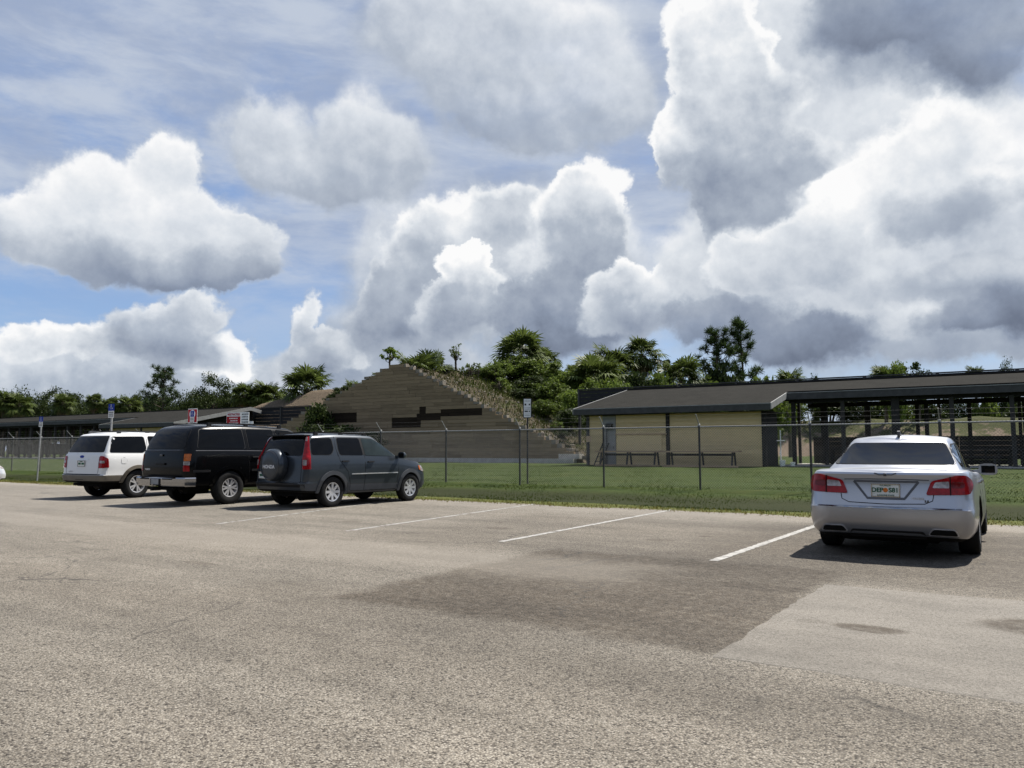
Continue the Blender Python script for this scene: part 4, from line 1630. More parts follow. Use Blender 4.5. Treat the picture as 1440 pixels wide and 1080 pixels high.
PR = {
    'palm_a': palm_proto('cabbage_palm', 4.2, 1.0, 46, 11),
    'palm_b': palm_proto('cabbage_palm', 3.2, 1.0, 50, 23, 14),
    'palm_c': palm_proto('cabbage_palm', 5.6, 1.0, 44, 37, 22),
    'palmetto_a': palmetto_proto('saw_palmetto', .95, 20, 5),
    'palmetto_b': palmetto_proto('saw_palmetto', .8, 15, 6),
    'bush_a': bush_proto('leafy_bush', 4.0, 5.0, 5200, 60, .20, 'leaf', 3),
    'bush_b': bush_proto('leafy_bush', 3.0, 4.4, 4400, 46, .17, 'leaf_bright', 4),
    'bush_c': bush_proto('leafy_bush', 3.6, 4.0, 4600, 50, .18, 'leaf_dark', 8),
    'tree_a': tree_proto('broadleaf_tree', 9.0, 7.6, .9, 13000, 110, .21, 'leaf_dark', 15),
    'tree_b': tree_proto('broadleaf_tree', 8.0, 9.0, .4, 14000, 120, .21, 'leaf_dark', 16),
    'tree_c': tree_proto('broadleaf_tree', 9.5, 7.0, 1.6, 7000, 60, .19, 'leaf_dark', 17, .14, .55),
    'thin': tree_proto('thin_tree', 6.0, 4.6, 1.2, 1100, 34, .22, 'leaf_dark', 18, .12, .5),
    'sapling_a': tree_proto('sapling', 1.9, 1.5, .45, 210, 15, .20, 'leaf_bright', 19, .14, .3),
    'sapling_b': tree_proto('sapling', 2.3, 1.2, .5, 330, 18, .10, 'leaf', 20, .16, .3),
    'weed': bush_proto('weed_clump', .8, 1.2, 260, 14, .10, 'leaf', 21, 2),
    'pine_a': pine_proto('slash_pine', 10.0, 31),
    'pine_b': pine_proto('slash_pine', 9.0, 32, .3, .9, 1.1),
    'pine_c': pine_proto('slash_pine', 10.0, 33, -.2, .7, .9),
}


def plant(key, u, vtop, Y, label, cat='tree', group=None, zb=None, wpx=None, turn=None):
    """stand a plant at picture column u, Y metres away, its top at picture row vtop"""
    pr = PR[key]
    top = at_depth(u, vtop, Y)
    p, q = to_pq(top.x, top.y)
    if zb is None:
        zb = max(GZ(q), berm_h(p, q) if 22.2 < q < 84 else 0, mound_h(p, q), stop_h(p, q) if 88 < q < 120 else 0)
    h = max(.3, top.z - zb)
    root = empty(pr.name, (top.x, top.y, zb - .03), random.uniform(0, 6.28) if turn is None else turn)
    sz = h / pr.h
    sw = sz if wpx is None else (wpx / FOC * Y) / pr.w
    root.scale = (sw, sw, sz)
    tag(root, label, cat, group)
    if key.startswith('palm_'):
        root.scale = (sw, sw, sw)
        ht = pr.h - pr.w / 3.5 * 1.6
        dz = h / sw - pr.h
        for nm, me in pr.parts:
            o = link(nm, me, root)
            if nm == 'trunk':
                o.scale = (1, 1, max(.12, (ht + dz) / ht))
            else:
                o.location = (0, 0, dz)
        return root
    for nm, me in pr.parts:
        link(nm, me, root)
    return root


random.seed(99)
# on the berm, from the wall apex backwards
plant('sapling_a', 549, 482, 57.8, 'small bright leafed sapling on the peak of the timber wall', wpx=30)
plant('palmetto_a', 592, 487, 60.5, 'wide saw palmetto on the berm crest beside the peak sapling', 'palmetto', wpx=52)
plant('palmetto_b', 612, 490, 62, 'smaller saw palmetto on the berm crest toward the thin sapling', 'palmetto', wpx=32)
plant('sapling_b', 642, 480, 63, 'thin dark sapling alone on the stony berm crest', wpx=26)
for u, v, Y in ((520, 530, 60.0), (533, 521, 59.4), (507, 541, 60.6), (668, 507, 64), (700, 503, 66), (655, 509, 63)):
    plant('weed', u, v, Y, 'small weed clump growing on the edge of the berm', 'weeds', 'weed clumps on the berm edge', wpx=24)
plant('palm_b', 733, 465, 73, 'broad cabbage palm standing highest on the berm above the white sign', 'palm', wpx=82)
plant('palm_a', 763, 486, 76, 'smaller cabbage palm half hidden behind the tallest berm palm', 'palm', wpx=54)
for u, v, Y, k, w, lab in ((722, 500, 70, 'bush_a', 80, 'full green bush at the foot of the tallest berm palm'), (757, 506, 70, 'bush_a', 84, 'full green bush under the smaller palm behind the tallest one'),
                           (792, 522, 69, 'bush_b', 74, 'bright bush between the berm palms and the low spreading palm'), (700, 512, 68, 'bush_b', 60, 'bright bush on the crest beside the last weed clump'),
                           (775, 535, 64, 'bush_a', 66, 'green bush halfway down the berm slope'), (808, 548, 62, 'bush_b', 60, 'bright bush touching the left end of the dark baffle'),
                           (800, 572, 57, 'bush_c', 50, 'dark bush hard against the left eave of the cream building'), (782, 590, 55, 'weed', 30, 'low weedy clump near the foot of the berm slope'),
                           (745, 528, 66, 'bush_c', 60, 'dark bush inside the berm thicket above the white sign'), (735, 545, 62, 'bush_c', 46, 'small dark bush directly above the white sign'),
                           (768, 560, 59, 'bush_a', 52, 'green bush low on the berm slope beside the dark eave bush'), (708, 528, 63, 'weed', 40, 'rough weed patch under the crest bushes'), (790, 606, 54, 'bush_c', 30, 'small dark shrub at the very foot of the berm'), (815, 512, 72, 'bush_a', 70, 'green bush filling the dip between the berm palms and the roof palms'), (690, 515, 66, 'bush_a', 50, 'green bush on the crest at the near end of the thicket'), (750, 540, 65, 'bush_b', 60, 'bright bush in the middle of the berm slope')):
    plant(k, u, v, Y, lab, 'bush', wpx=w)
plant('palm_b', 838, 494, 68, 'low spreading cabbage palm in the thicket above the baffle end', 'palm', wpx=86)
plant('palm_b', 862, 483, 74, 'cabbage palm left of the ragged tall palm behind the building', 'palm', wpx=74)
plant('palm_c', 902, 470, 76, 'ragged tall cabbage palm with dead fronds behind the cream building', 'palm', wpx=64)
plant('palm_b', 957, 502, 72, 'squat cabbage palm with hanging dead fronds beside the pines', 'palm', wpx=72)
plant('palm_a', 815, 507, 74, 'cabbage palm crown peeping over the berm thicket', 'palm', wpx=50)
for u, v, Y, k, w in ((850, 528, 64, 'bush_a', 90), (900, 522, 66, 'bush_c', 86), (930, 520, 68, 'bush_a', 80), (985, 528, 72, 'bush_a', 80), (1035, 526, 76, 'bush_c', 100), (1075, 524, 80, 'bush_a', 80), (875, 540, 62, 'bush_b', 70), (940, 500, 78, 'thin', 56), (1012, 510, 78, 'bush_c', 70)):
    lab = {'bush_a': 'mid green bush rising behind the roof of the cream building', 'bush_b': 'bright green bush rising behind the dark baffle wall', 'bush_c': 'dark green bush rising behind the roof of the cream building', 'thin': 'sparse twiggy tree between the ragged palm and the squat palm'}[k]
    plant(k, u, v, Y, lab, 'bush', {'bush_a': 'mid green bushes behind the building', 'bush_c': 'dark bushes behind the building'}.get(k), wpx=w)
plant('pine_a', 1008, 465, 80, 'dense slash pine, the shorter and fuller of the pair', 'pine', wpx=88)
plant('pine_c', 1043, 451, 82, 'open crowned slash pine, the taller of the pair', 'pine', wpx=92)
plant('palm_b', 1108, 517, 90, 'low palm crown over the roof to the right of the pines', 'palm', wpx=50)
plant('tree_a', 1146, 523, 130, 'small dark tree top just over the dark roof ridge', wpx=20)
plant('palm_b', 1243, 512, 112, 'green palm top over the roof beside the sparse tree', 'palm', wpx=46)
plant('bush_b', 1258, 513, 110, 'yellow green bush top over the roof beside the sparse tree', 'bush', wpx=44)
plant('thin', 1290, 504, 112, 'sparse grey tree top showing above the long roof', wpx=46)
plant('palm_b', 1371, 513, 120, 'dark palm top over the right end of the long roof', 'palm', wpx=30)
plant('tree_b', 1411, 508, 140, 'flat dark tree top over the right end of the long roof', wpx=44)
for i, u in enumerate(range(1120, 1660, 44)):
    plant(('bush_a', 'bush_c', 'tree_b')[i % 3], u + random.uniform(-8, 8), 560 + random.uniform(-8, 8), 118, 'dark shrub on the far backstop seen under the open roof', 'bush', 'shrubs on the far backstop', wpx=random.uniform(50, 80))

# tree line on the left
plant('pine_a', 231, 519, 108, 'lone dark pine standing over the left tree line', 'pine', wpx=72)
plant('tree_c', 300, 523, 100, 'open twiggy tree in the left tree line', wpx=64)
plant('palm_b', 432, 511, 88, 'big round cabbage palm left of the timber wall', 'palm', wpx=80)
for u, v, w, k in ((30, 547, 66, 'tree_b'), (72, 543, 60, 'tree_c'), (100, 548, 54, 'tree_a'), (8, 552, 60, 'tree_b'), (-30, 549, 70, 'tree_a'), (55, 556, 70, 'tree_b'), (124, 557, 60, 'tree_b'), (140, 560, 50, 'tree_a'), (165, 560, 60, 'tree_b'), (200, 552, 60, 'tree_b'), (225, 552, 66, 'tree_a'), (262, 553, 60, 'tree_b'), (285, 546, 66, 'tree_a'), (318, 543, 60, 'tree_b'), (-75, 545, 80, 'tree_b'), (-120, 548, 80, 'tree_a'), (350, 545, 60, 'tree_b'), (400, 544, 56, 'tree_a')):
    lab = {'tree_a': 'tall rounded dark tree in the dense line beyond the far pavilion', 'tree_b': 'broad spreading dark tree in the dense line beyond the far pavilion', 'tree_c': 'open topped dark tree in the dense line beyond the far pavilion'}[k]
    plant(k, u, v, random.uniform(104, 118), lab, 'tree', {'tree_a': 'rounded', 'tree_b': 'spreading', 'tree_c': 'open'}[k] + ' trees of the left tree line', wpx=w)
for u, v, w in ((28, 551, 40), (133, 553, 26), (155, 558, 30), (182, 553, 40), (343, 537, 42), (377, 534, 48), (365, 540, 40), (500, 534, 44), (8, 548, 36), (90, 552, 34), (-50, 545, 46)):
    plant('palm_b', u, v, 100 if u < 400 else 84, 'dark cabbage palm crown in the left tree line', 'palm', 'palms of the left tree line', wpx=w)
for u, v, Y, w in ((486, 541, 62, 40), (470, 553, 63, 36), (452, 566, 60, 60), (445, 590, 58, 60), (480, 590, 56, 74), (520, 600, 55.6, 60), (432, 604, 57, 50), (505, 612, 55.3, 60)):
    plant('bush_c', u, v + (6 if v > 580 else 0), Y, 'green shrub growing against the left side of the timber wall', 'bush', 'shrubs by the left side of the timber wall', wpx=w)


for i in range(26):  # unseen trees added behind the camera to darken car reflections and ambient light
    a = R(100 + 160 * i / 25 + random.uniform(-2, 2))
    d = random.uniform(34, 46)
    pr = PR[('tree_a', 'tree_b', 'bush_c')[i % 3]]
    rt = empty(pr.name, (math.sin(a) * d, math.cos(a) * d, 0), random.uniform(0, 6.28))
    k_ = random.uniform(1.0, 1.35) * (2.2 if i % 3 == 2 else 1)
    rt.scale = (k_, k_, k_)
    tag(rt, 'added leafy tree out of view, there to darken reflections in the cars', 'tree', 'added trees behind the camera')
    for nm, me in pr.parts:
        link(nm, me, rt)


# ------------------------------------------------------------------ signs
def wheelchair(parent, s, m, loc):
    """access symbol drawn with flat bars and a ring, in the sign's x / z"""
    mb = MB()
    mb.tube([(-.02 * s, 0, .36 * s), (-.02 * s, -.004, .36 * s)], .075 * s, 12)
    for i in range(13):
        a0, a1 = R(115 + 19 * i), R(115 + 19 * (i + 1))
        c = (.0, -.10 * s)
        mb.bar((c[0] + .24 * s * math.cos(a0), 0, c[1] + .24 * s * math.sin(a0)), (c[0] + .24 * s * math.cos(a1), 0, c[1] + .24 * s * math.sin(a1)), .004, .06 * s, up=(0, 1, 0))
    for a, b in (((-.02, .27), (.0, -.02)), ((.0, -.02), (.2, -.02)), ((.2, -.02), (.30, -.28)), ((0.0, .14), (.17, .14)), ((.30, -.28), (.38, -.25))):
        mb.bar((a[0] * s, 0, a[1] * s), (b[0] * s, 0, b[1] * s), .004, .07 * s, up=(0, 1, 0))
    return mb.build('access_symbol', m, parent, loc=loc)


def text_lines(parent, x0, x1, z, hh, m, seed, name='text_line', y=-.008):
    random.seed(seed)
    mb = MB()
    x = x0
    while x < x1 - .005:
        w = random.uniform(.5, 1.6) * hh
        mb.box((min(x + w / 2, x1), y, z), (w, .003, hh))
        x += w + hh * .4
    mb.build(name, m, parent)


def access_sign(loc, rz, label, top, kind):
    root = empty('parking_sign', loc, rz)
    tag(root, label, 'sign')
    po = MB().bar((0, 0, -.3), (0, 0, top - .02), .055, .04, up=(0, 1, 0)).build('post', M['galv'], root)
    if kind == 'blue':
        pl = MB().box((0, -.03, top - .11), (.25, .006, .22)).build('blue_panel', M['sign_blue'], root)
        wheelchair(pl, .19, M['sign_white'], (0, -.036, top - .105))
        w = MB().box((0, -.03, top - .335), (.235, .006, .22)).build('white_panel', M['sign_white'], root)
        for k in range(3):
            text_lines(w, -.09, .09, top - .27 - .06 * k, .028, M['sign_ink'], k, y=-.036)
    else:
        MB().box((0, -.022, top - .26), (.46, .008, .54)).build('backing', M['sign_white'], root)
        rd = MB().box((0, -.03, top - .24), (.43, .006, .44)).build('red_panel', M['sign_red'], root)
        MB().tube([(0, -.034, top - .18), (0, -.038, top - .18)], .145, 28).build('white_disc', M['sign_white'], rd)
        bl = MB().box((0, -.042, top - .17), (.17, .006, .20)).build('blue_panel', M['sign_blue'], root)
        wheelchair(bl, .17, M['sign_white'], (0, -.048, top - .165))
        w = MB().box((0, -.040, top - .40), (.21, .006, .24)).build('white_panel', M['sign_white'], root)
        for k in range(4):
            text_lines(w, -.08, .08, top - .32 - .05 * k, .022, M['sign_ink'], 10 + k, y=-.046)
    return root


def sign_at(u, vtop, Y, rz, label, kind):
    P = at_depth(u, vtop, Y)
    return access_sign((P.x, P.y, 0), rz, label, P.z, kind)


sg = sign_at(57, 586, 33.5, ROT + R(8), 'blue and white disabled parking sign on a leaning post by the fence', 'blue')
sg.rotation_euler = (0, R(2.0), ROT + R(8))
sign_at(158, 568, 24.6, ROT + R(10), 'blue and white disabled parking sign standing behind the white vehicle', 'blue')
sign_at(272, 575, 26.3, ROT + R(4), 'red and white sign with blue disabled symbol behind the black vehicle', 'red')

P = at_depth(334.5, 580, 32.4)
bs = empty('notice_board', (P.x, P.y, .1), ROT + R(12))
tag(bs, 'wide red and white notice board seen over the black vehicle roof', 'notice board')
zt = P.z - .1
MB().box((-.20, 0, zt - .36), (.74, .02, .72)).build('left_panel', M['sign_white'], bs)
rp = MB().box((-.20, -.014, zt - .40), (.70, .008, .46)).build('red_panel', M['sign_red'], bs)
for k in range(4):
    text_lines(rp, -.42 + .05 * (k % 2), .03 - .03 * (k % 2), zt - .25 - .10 * k, .045, M['sign_white'], 20 + k, y=-.020)
hd = link('heading', text_mesh('RESTRICTED', .115, M['sign_red'], .002, .004), bs, (-.20, -.013, zt - .085))
hd.rotation_euler = (R(90), 0, 0)
wp = MB().box((.38, -.002, zt - .36), (.40, .02, .74)).build('right_panel', M['sign_white'], bs)
for k in range(6):
    text_lines(wp, .22, .54, zt - .08 - .11 * k, .04, M['sign_ink'], 30 + k, y=-.015)
MB().box((.70, 0, zt - .46), (.20, .015, .16)).build('side_card', M['sign_white'], bs)
for xx in (-.45, .48):
    MB().box((xx, .04, zt / 2 - .1), (.06, .05, zt + .1)).build('post', M['galv_dark'], bs)
MB().box((.1, .025, zt - .47), (1.4, .02, .05)).build('rail', M['galv_dark'], bs)

P = at_depth(741.5, 561, 25.9)
ws = empty('rule_sign', (P.x, P.y, GZ(0) - .05), ROT + R(24))
tag(ws, 'narrow white sign with dark print on a black post at the fence', 'sign')
zt = P.z - GZ(0) + .05
MB().box((0, .03, zt / 2 - .1), (.05, .035, zt)).build('post', M['sign_ink'], ws)
MB().box((0, .006, zt - .31), (.29, .012, .66)).build('backing', M['sign_ink'], ws)
wp = MB().box((0, -.004, zt - .31), (.235, .008, .62)).build('white_panel', M['sign_white'], ws)
for k, (z, hgt, m_) in enumerate(((.07, .025, 'galv'), (.19, .06, 'sign_ink'), (.30, .02, 'galv'), (.35, .02, 'galv'), (.42, .05, 'sign_ink'), (.51, .02, 'galv'), (.56, .02, 'galv'))):
    text_lines(wp, -.09, -.01 if hgt > .03 else .09, zt - z, hgt, M[m_], 40 + k, y=-.010)
    if hgt > .03:
        text_lines(wp, .05, .09, zt - z, hgt * .8, M[m_], 60 + k, y=-.010)


# ------------------------------------------------------------------ vehicles
def round_poly(pts, r, n=4):
    out = []
    k = len(pts)
    for i in range(k):
        p0, p1, p2 = Vector(pts[i - 1]), Vector(pts[i]), Vector(pts[(i + 1) % k])
        a, b = p0 - p1, p2 - p1
        rr = min(r, a.length * .45, b.length * .45)
        s, e = p1 + a.normalized() * rr, p1 + b.normalized() * rr
        for j in range(n + 1):
            t = j / n
            out.append(tuple((1 - t) ** 2 * s + 2 * t * (1 - t) * p1 + t * t * e))
    return out


def shell(layers, zlo, zhi, crown, tr, tf, bow_r, bow_f, ns=20):
    """stacked plan outlines -> closed body shell (bmesh)"""
    loops = []
    for (t, xr, xf, hw, rr, rf) in layers:
        L = xf - xr
        xa, xb = xr + .35 * L, xf - .35 * L
        ys = lambda x: hw - tr * max(0, (xa - x) / (xa - xr)) ** 2 - tf * max(0, (x - xb) / (xf - xb)) ** 2
        half = []
        yr = ys(xr + rr) - rr
        bo = bow_r * (yr / hw) ** 2
        for k in range(6):
            y = yr * k / 6
            half.append((xr + bow_r * (y / hw) ** 2, y))
        for k in range(6):
            a = R(90) * k / 5
            half.append((xr + bo + rr * (1 - math.cos(a)), yr + rr * math.sin(a)))
        yf = ys(xf - rf) - rf
        bf = bow_f * (yf / hw) ** 2
        x0, x1 = xr + bo + rr, xf - bf - rf
        for k in range(1, ns):
            x = x0 + (x1 - x0) * k / ns
            half.append((x, ys(x)))
        for k in range(6):
            a = R(90) * (1 - k / 5)
            half.append((xf - bf - rf * (1 - math.cos(a)), yf + rf * math.sin(a)))
        for k in range(5, -1, -1):
            y = yf * k / 6
            half.append((xf - bow_f * (y / hw) ** 2, y))
        loops.append([(x, y, zlo(x) + (zhi(x) - zlo(x)) * t) for x, y in half])
    n = len(loops[0])
    bm = bmesh.new()
    rows = []
    for lp in loops:
        full = lp + [(x, -y, z) for x, y, z in lp[-2:0:-1]]
        rows.append([bm.verts.new(p) for p in full])
    m_ = len(rows[0])
    for a, b in zip(rows, rows[1:]):
        for i in range(m_):
            j = (i + 1) % m_
            bm.faces.new((a[i], a[j], b[j], b[i]))
    MC = 8
    for lp, cr, row in ((loops[0], 0.0, rows[0]), (loops[-1], crown, rows[-1])):
        hwm = max(p[1] for p in lp)
        prev = None
        for j in range(n):
            x, y, z = lp[j]
            cur = []
            for c in range(MC + 1):
                f = 1 - 2 * c / MC
                if c == 0:
                    cur.append(row[j])
                elif c == MC:
                    cur.append(row[(m_ - j) % m_])
                else:
                    cur.append(bm.verts.new((x, y * f, z + cr * (1 - f * f) * (y / hwm))))
            if prev:
                for c in range(MC):
                    vs = [prev[c], prev[c + 1], cur[c + 1], cur[c]]
                    vs = list(dict.fromkeys(vs))
                    if len(vs) > 2:
                        try:
                            bm.faces.new(vs)
                        except ValueError:
                            pass
            prev = cur
    bmesh.ops.remove_doubles(bm, verts=bm.verts, dist=2e-4)
    bmesh.ops.recalc_face_normals(bm, faces=bm.faces)
    return bm


class Car:
    def __init__(s, name, loc, rz, label, cat, low, green, wheels, paint_m, lower_m=None, lower_z=0.0):
        s.root = empty(name, loc, rz)
        tag(s.root, label, cat)
        s.paint = paint_m
        s.dist = {}
        bl, bg_ = shell(**low), shell(**green)
        both = bmesh.new()
        for b in (bl, bg_):
            me = bpy.data.meshes.new('tmp')
            b.to_mesh(me)
            both.from_mesh(me)
            bpy.data.meshes.remove(me)
        s.bvh = BVHTree.FromBMesh(both)
        both.free()
        # wheel openings
        me = bpy.data.meshes.new('lower')
        bl.to_mesh(me)
        ob = bpy.data.objects.new('lower', me)
        COL.objects.link(ob)
        cut = MB()
        for (wx, wz, ra, hw) in wheels:
            for sd in (1, -1):
                cut.lathe_y([(1e-4, sd * (hw - .34)), (ra, sd * (hw - .34)), (ra, sd * (hw + .3)), (1e-4, sd * (hw + .3))], 40, 0, (wx, 0, wz))
        cme = cut.mesh('cutter', M['under'])
        b2 = bmesh.new()
        b2.from_mesh(cme)
        bmesh.ops.remove_doubles(b2, verts=b2.verts, dist=1e-3)
        bmesh.ops.recalc_face_normals(b2, faces=b2.faces)
        b2.to_mesh(cme)
        b2.free()
        co = bpy.data.objects.new('cutter', cme)
        COL.objects.link(co)
        md = ob.modifiers.new('cut', 'BOOLEAN')
        md.operation, md.object, md.solver = 'DIFFERENCE', co, 'EXACT'
        dg = bpy.context.evaluated_depsgraph_get()
        res = bpy.data.meshes.new_from_object(ob.evaluated_get(dg))
        bpy.data.objects.remove(ob)
        bpy.data.objects.remove(co)
        b3 = bmesh.new()
        b3.from_mesh(res)
        gme = bpy.data.meshes.new('g')
        bg_.to_mesh(gme)
        b3.from_mesh(gme)
        bl.free()
        bg_.free()
        for f in b3.faces:
            c = f.calc_center_median()
            f.material_index = 0
            if f.normal.z < -.75 and c.z < .6:
                f.material_index = 1
            for (wx, wz, ra, hw) in wheels:
                if math.hypot(c.x - wx, c.z - wz) < ra + .004 and abs(c.y) > hw - .36:
                    f.material_index = 1
            if f.material_index == 0 and lower_m is not None and c.z < lower_z:
                f.material_index = 2
        res.materials.clear()
        for m_ in (paint_m, M['under'], lower_m or paint_m):
            res.materials.append(m_)
        b3.to_mesh(res)
        b3.free()
        res.shade_smooth()
        res.set_sharp_from_angle(angle=R(32))
        s.body = link('body', res, s.root)
        s.wheels = wheels

    def cast(s, side, a, b):
        o, d = {'R': ((a, -3, b), (0, 1, 0)), 'L': ((a, 3, b), (0, -1, 0)), 'B': ((-6, a, b), (1, 0, 0)),
                'F': ((9, a, b), (-1, 0, 0)), 'T': ((a, b, 5), (0, 0, -1)),
                'CR': ((-.72 - 2.83 - a * .7071, -.80 - 2.83 + a * .7071, b), (.7071, .7071, 0)),
                'CL': ((-.72 - 2.83 - a * .7071, .80 + 2.83 - a * .7071, b), (.7071, -.7071, 0))}[side]
        h, nr, _, _ = s.bvh.ray_cast(Vector(o), Vector(d))
        if h is None:
            h, nr, _, _ = s.bvh.find_nearest(Vector(o) + Vector(d) * s.dist.get(side, 3))
        else:
            s.dist[side] = (h - Vector(o)).length
        if nr.dot(Vector(d)) > 0:
            nr = -nr
        return h, nr

    def patch(s, name, side, outline, m, off=.004, parent=None, grid=.12, back=.012, smooth=35):
        """a thin piece that follows the body surface, outline drawn in side / rear / top view"""
        bm = bmesh.new()
        vs = [bm.verts.new((p[0], p[1], 0)) for p in outline]
        bm.faces.new(vs)
        for ax in (0, 1):
            lo, hi = min(p[ax] for p in outline), max(p[ax] for p in outline)
            g_ = lo + grid
            while g_ < hi - 1e-4:
                co, no = [0, 0, 0], [0, 0, 0]
                co[ax], no[ax] = g_, 1
                bmesh.ops.bisect_plane(bm, geom=bm.verts[:] + bm.edges[:] + bm.faces[:], plane_co=co, plane_no=no, dist=1e-5)
                g_ += grid
        edges = [e for e in bm.edges if len(e.link_faces) == 1]
        bm.verts.index_update()
        top, bot = [], []
        for v in bm.verts:
            h, nr = s.cast(side, v.co.x, v.co.y)
            top.append(h + nr * off)
            bot.append(h - nr * back)
        n = len(top)
        fs = [tuple(v.index for v in f.verts) for f in bm.faces]
        fs2 = [tuple(reversed([i + n for i in f])) for f in fs]
        sd = [(e.verts[0].index, e.verts[1].index, e.verts[1].index + n, e.verts[0].index + n) for e in edges]
        bm.free()
        mb = MB()
        mb.add(top + bot, fs + fs2 + sd)
        return mb.build(name, m, parent or s.root, smooth)

    def seam(s, side, pts, w=.010, m=None, off=.0022, name='panel_gap', parent=None):
        L, R_ = [], []
        n = len(pts)
        for i in range(n):
            a, b = Vector(pts[max(i - 1, 0)]), Vector(pts[min(i + 1, n - 1)])
            t = (b - a).normalized()
            nr = Vector((-t.y, t.x))
            p = Vector(pts[i])
            L.append(tuple(p + nr * w / 2))
            R_.append(tuple(p - nr * w / 2))
        return s.patch(name, side, L + R_[::-1], m or M['under'], off, parent, .15, .006)

    def window(s, side, pts, r=.05, m=None, name='window', trim=.018):
        o = round_poly(pts, r)
        c = Vector((sum(p[0] for p in o) / len(o), sum(p[1] for p in o) / len(o)))
        big = []
        for p in o:
            d = Vector(p) - c
            big.append(tuple(c + d * (1 + trim / max(d.length, .05))))
        w = s.patch(name, side, o, m or M['glass'], .006, None, .10)
        s.patch('window_seal', side, big, M['black_plastic'], .003, w, .10)
        return w

    def flare(s, wx, wz, r0, r1, m, off=.022, a0=-12, a1=192, zmin=.3):
        for side in 'RL':
            o = [(wx + r1 * math.cos(R(a)), wz + r1 * math.sin(R(a))) for a in np.linspace(a0, a1, 26)]
            i = [(wx + r0 * math.cos(R(a)), wz + r0 * math.sin(R(a))) for a in np.linspace(a1, a0, 26)]
            pts = [(x, max(z, zmin)) for x, z in o + i]
            s.patch('wheel_arch', side, pts, m, off, None, .3, .02)

    def wheel_set(s, xs, y, r, w, rim_r, style, m_rim):
        ty = MB().lathe_y([(rim_r - .01, -w * .40), (rim_r + .015, -w * .47), (r * .90, -w * .5), (r * .975, -w * .44), (r, -w * .30), (r, w * .30), (r * .975, w * .44), (r * .90, w * .5), (rim_r + .015, w * .47), (rim_r - .01, w * .40)], 44)
        tme = ty.mesh('tyre', M['rubber'], 40)
        rm = MB().lathe_y([(rim_r, -w * .46), (rim_r - .018, -w * .44), (rim_r - .03, -w * .30), (rim_r - .035, w * .3)], 40)
        n = style
        for k in range(n):
            a = 2 * math.pi * k / n
            for da, wd in ((-.13 if n <= 6 else 0, 1), (.13 if n <= 6 else 0, 1)):
                c0, s0 = math.cos(a + da * .4), math.sin(a + da * .4)
                c1, s1 = math.cos(a + da * 1.6), math.sin(a + da * 1.6)
                rm.bar((c0 * .05, -w * .33, s0 * .05), (c1 * (rim_r - .015), -w * .38, s1 * (rim_r - .015)), .055 * rim_r / .2 * (.62 if n <= 6 else 1), .03, up=(0, 1, 0))
                if n > 6:
                    break
        rm.lathe_y([(1e-3, -w * .40), (.05, -w * .40), (.062, -w * .34), (.066, -w * .2)], 20)
        rme = rm.mesh('rim', m_rim, 35)
        bk = MB().lathe_y([(1e-3, -w * .12), (rim_r - .035, -w * .12), (rim_r - .035, -w * .05)], 28).mesh('brake_disc', M['alloy_dark'], 40)
        for x in xs:
            for sd in (1, -1):
                e = empty('wheel', (x, -sd * y, r), 0 if sd > 0 else math.pi, s.root)
                for nm, me in (('tyre', tme), ('rim', rme), ('brake_disc', bk)):
                    link(nm, me, e)

    def handle(s, side, x, z, m):
        s.patch('door_handle', side, round_poly([(x - .10, z - .016), (x + .10, z - .016), (x + .10, z + .016), (x - .10, z + .016)], .015), m, .032, None, .1)

    def mirror(s, x, y, z, m, size=(.13, .24, .17)):
        for sd in (1, -1):
            o = MB()
            prof = [(0, 1), (.5, .94), (.85, .72), (1.0, .35)]
            vs, fs = [], []
            for d, f in prof:
                for k in range(14):
                    a = 2 * math.pi * k / 14
                    ca, sa = math.cos(a), math.sin(a)
                    ex = lambda v: math.copysign(abs(v) ** .6, v)
                    vs.append((x + d * size[0], sd * (y + .16) + ex(ca) * size[1] / 2 * f, z + ex(sa) * size[2] / 2 * f))
            for i in range(3):
                for k in range(14):
                    fs.append((i * 14 + k, i * 14 + (k + 1) % 14, (i + 1) * 14 + (k + 1) % 14, (i + 1) * 14 + k))
            fs.append(tuple(range(42, 56)))
            fs.append(tuple(range(13, -1, -1)))
            o.add(vs, fs)
            mi = o.build('side_mirror', m, s.root, 50)
            MB().box((x - .004, sd * (y + .16), z), (.006, size[1] * .72, size[2] * .62)).build('mirror_glass', M['glass'], mi)
            MB().bar((x + .06, sd * (y - .12), z - .05), (x + .06, sd * (y + .08), z - .03), .09, .06).build('mirror_arm', m, mi)

    def box(s, name, c, size, m, parent=None, bevel=.0):
        bm = bmesh.new()
        bmesh.ops.create_cube(bm, size=1.0)
        bmesh.ops.scale(bm, vec=size, verts=bm.verts)
        bmesh.ops.translate(bm, vec=c, verts=bm.verts)
        if bevel:
            bmesh.ops.bevel(bm, geom=bm.edges[:], offset=bevel, segments=3, affect='EDGES', profile=.6)
        me = bpy.data.meshes.new(name)
        bm.to_mesh(me)
        bm.free()
        me.materials.append(m)
        me.shade_smooth()
        me.set_sharp_from_angle(angle=R(40))
        return link(name, me, parent or s.root)

    def tube(s, name, pts, r, m, parent=None, n=8):
        return MB().tube(pts, r, n).build(name, m, parent or s.root, 40)

    def rear_text(s, txt, size, y, z, m, name='lettering', off=.006, bold=.0, parent=None, x=None):
        h, nr = s.cast('B', y, z)
        o = link(name, text_mesh(txt, size, m, .003, bold), parent or s.root)
        xx = (h.x if x is None else x) - off
        o.matrix_local = Matrix(((0, 0, -1, xx), (-1, 0, 0, y), (0, 1, 0, z), (0, 0, 0, 1)))
        return o

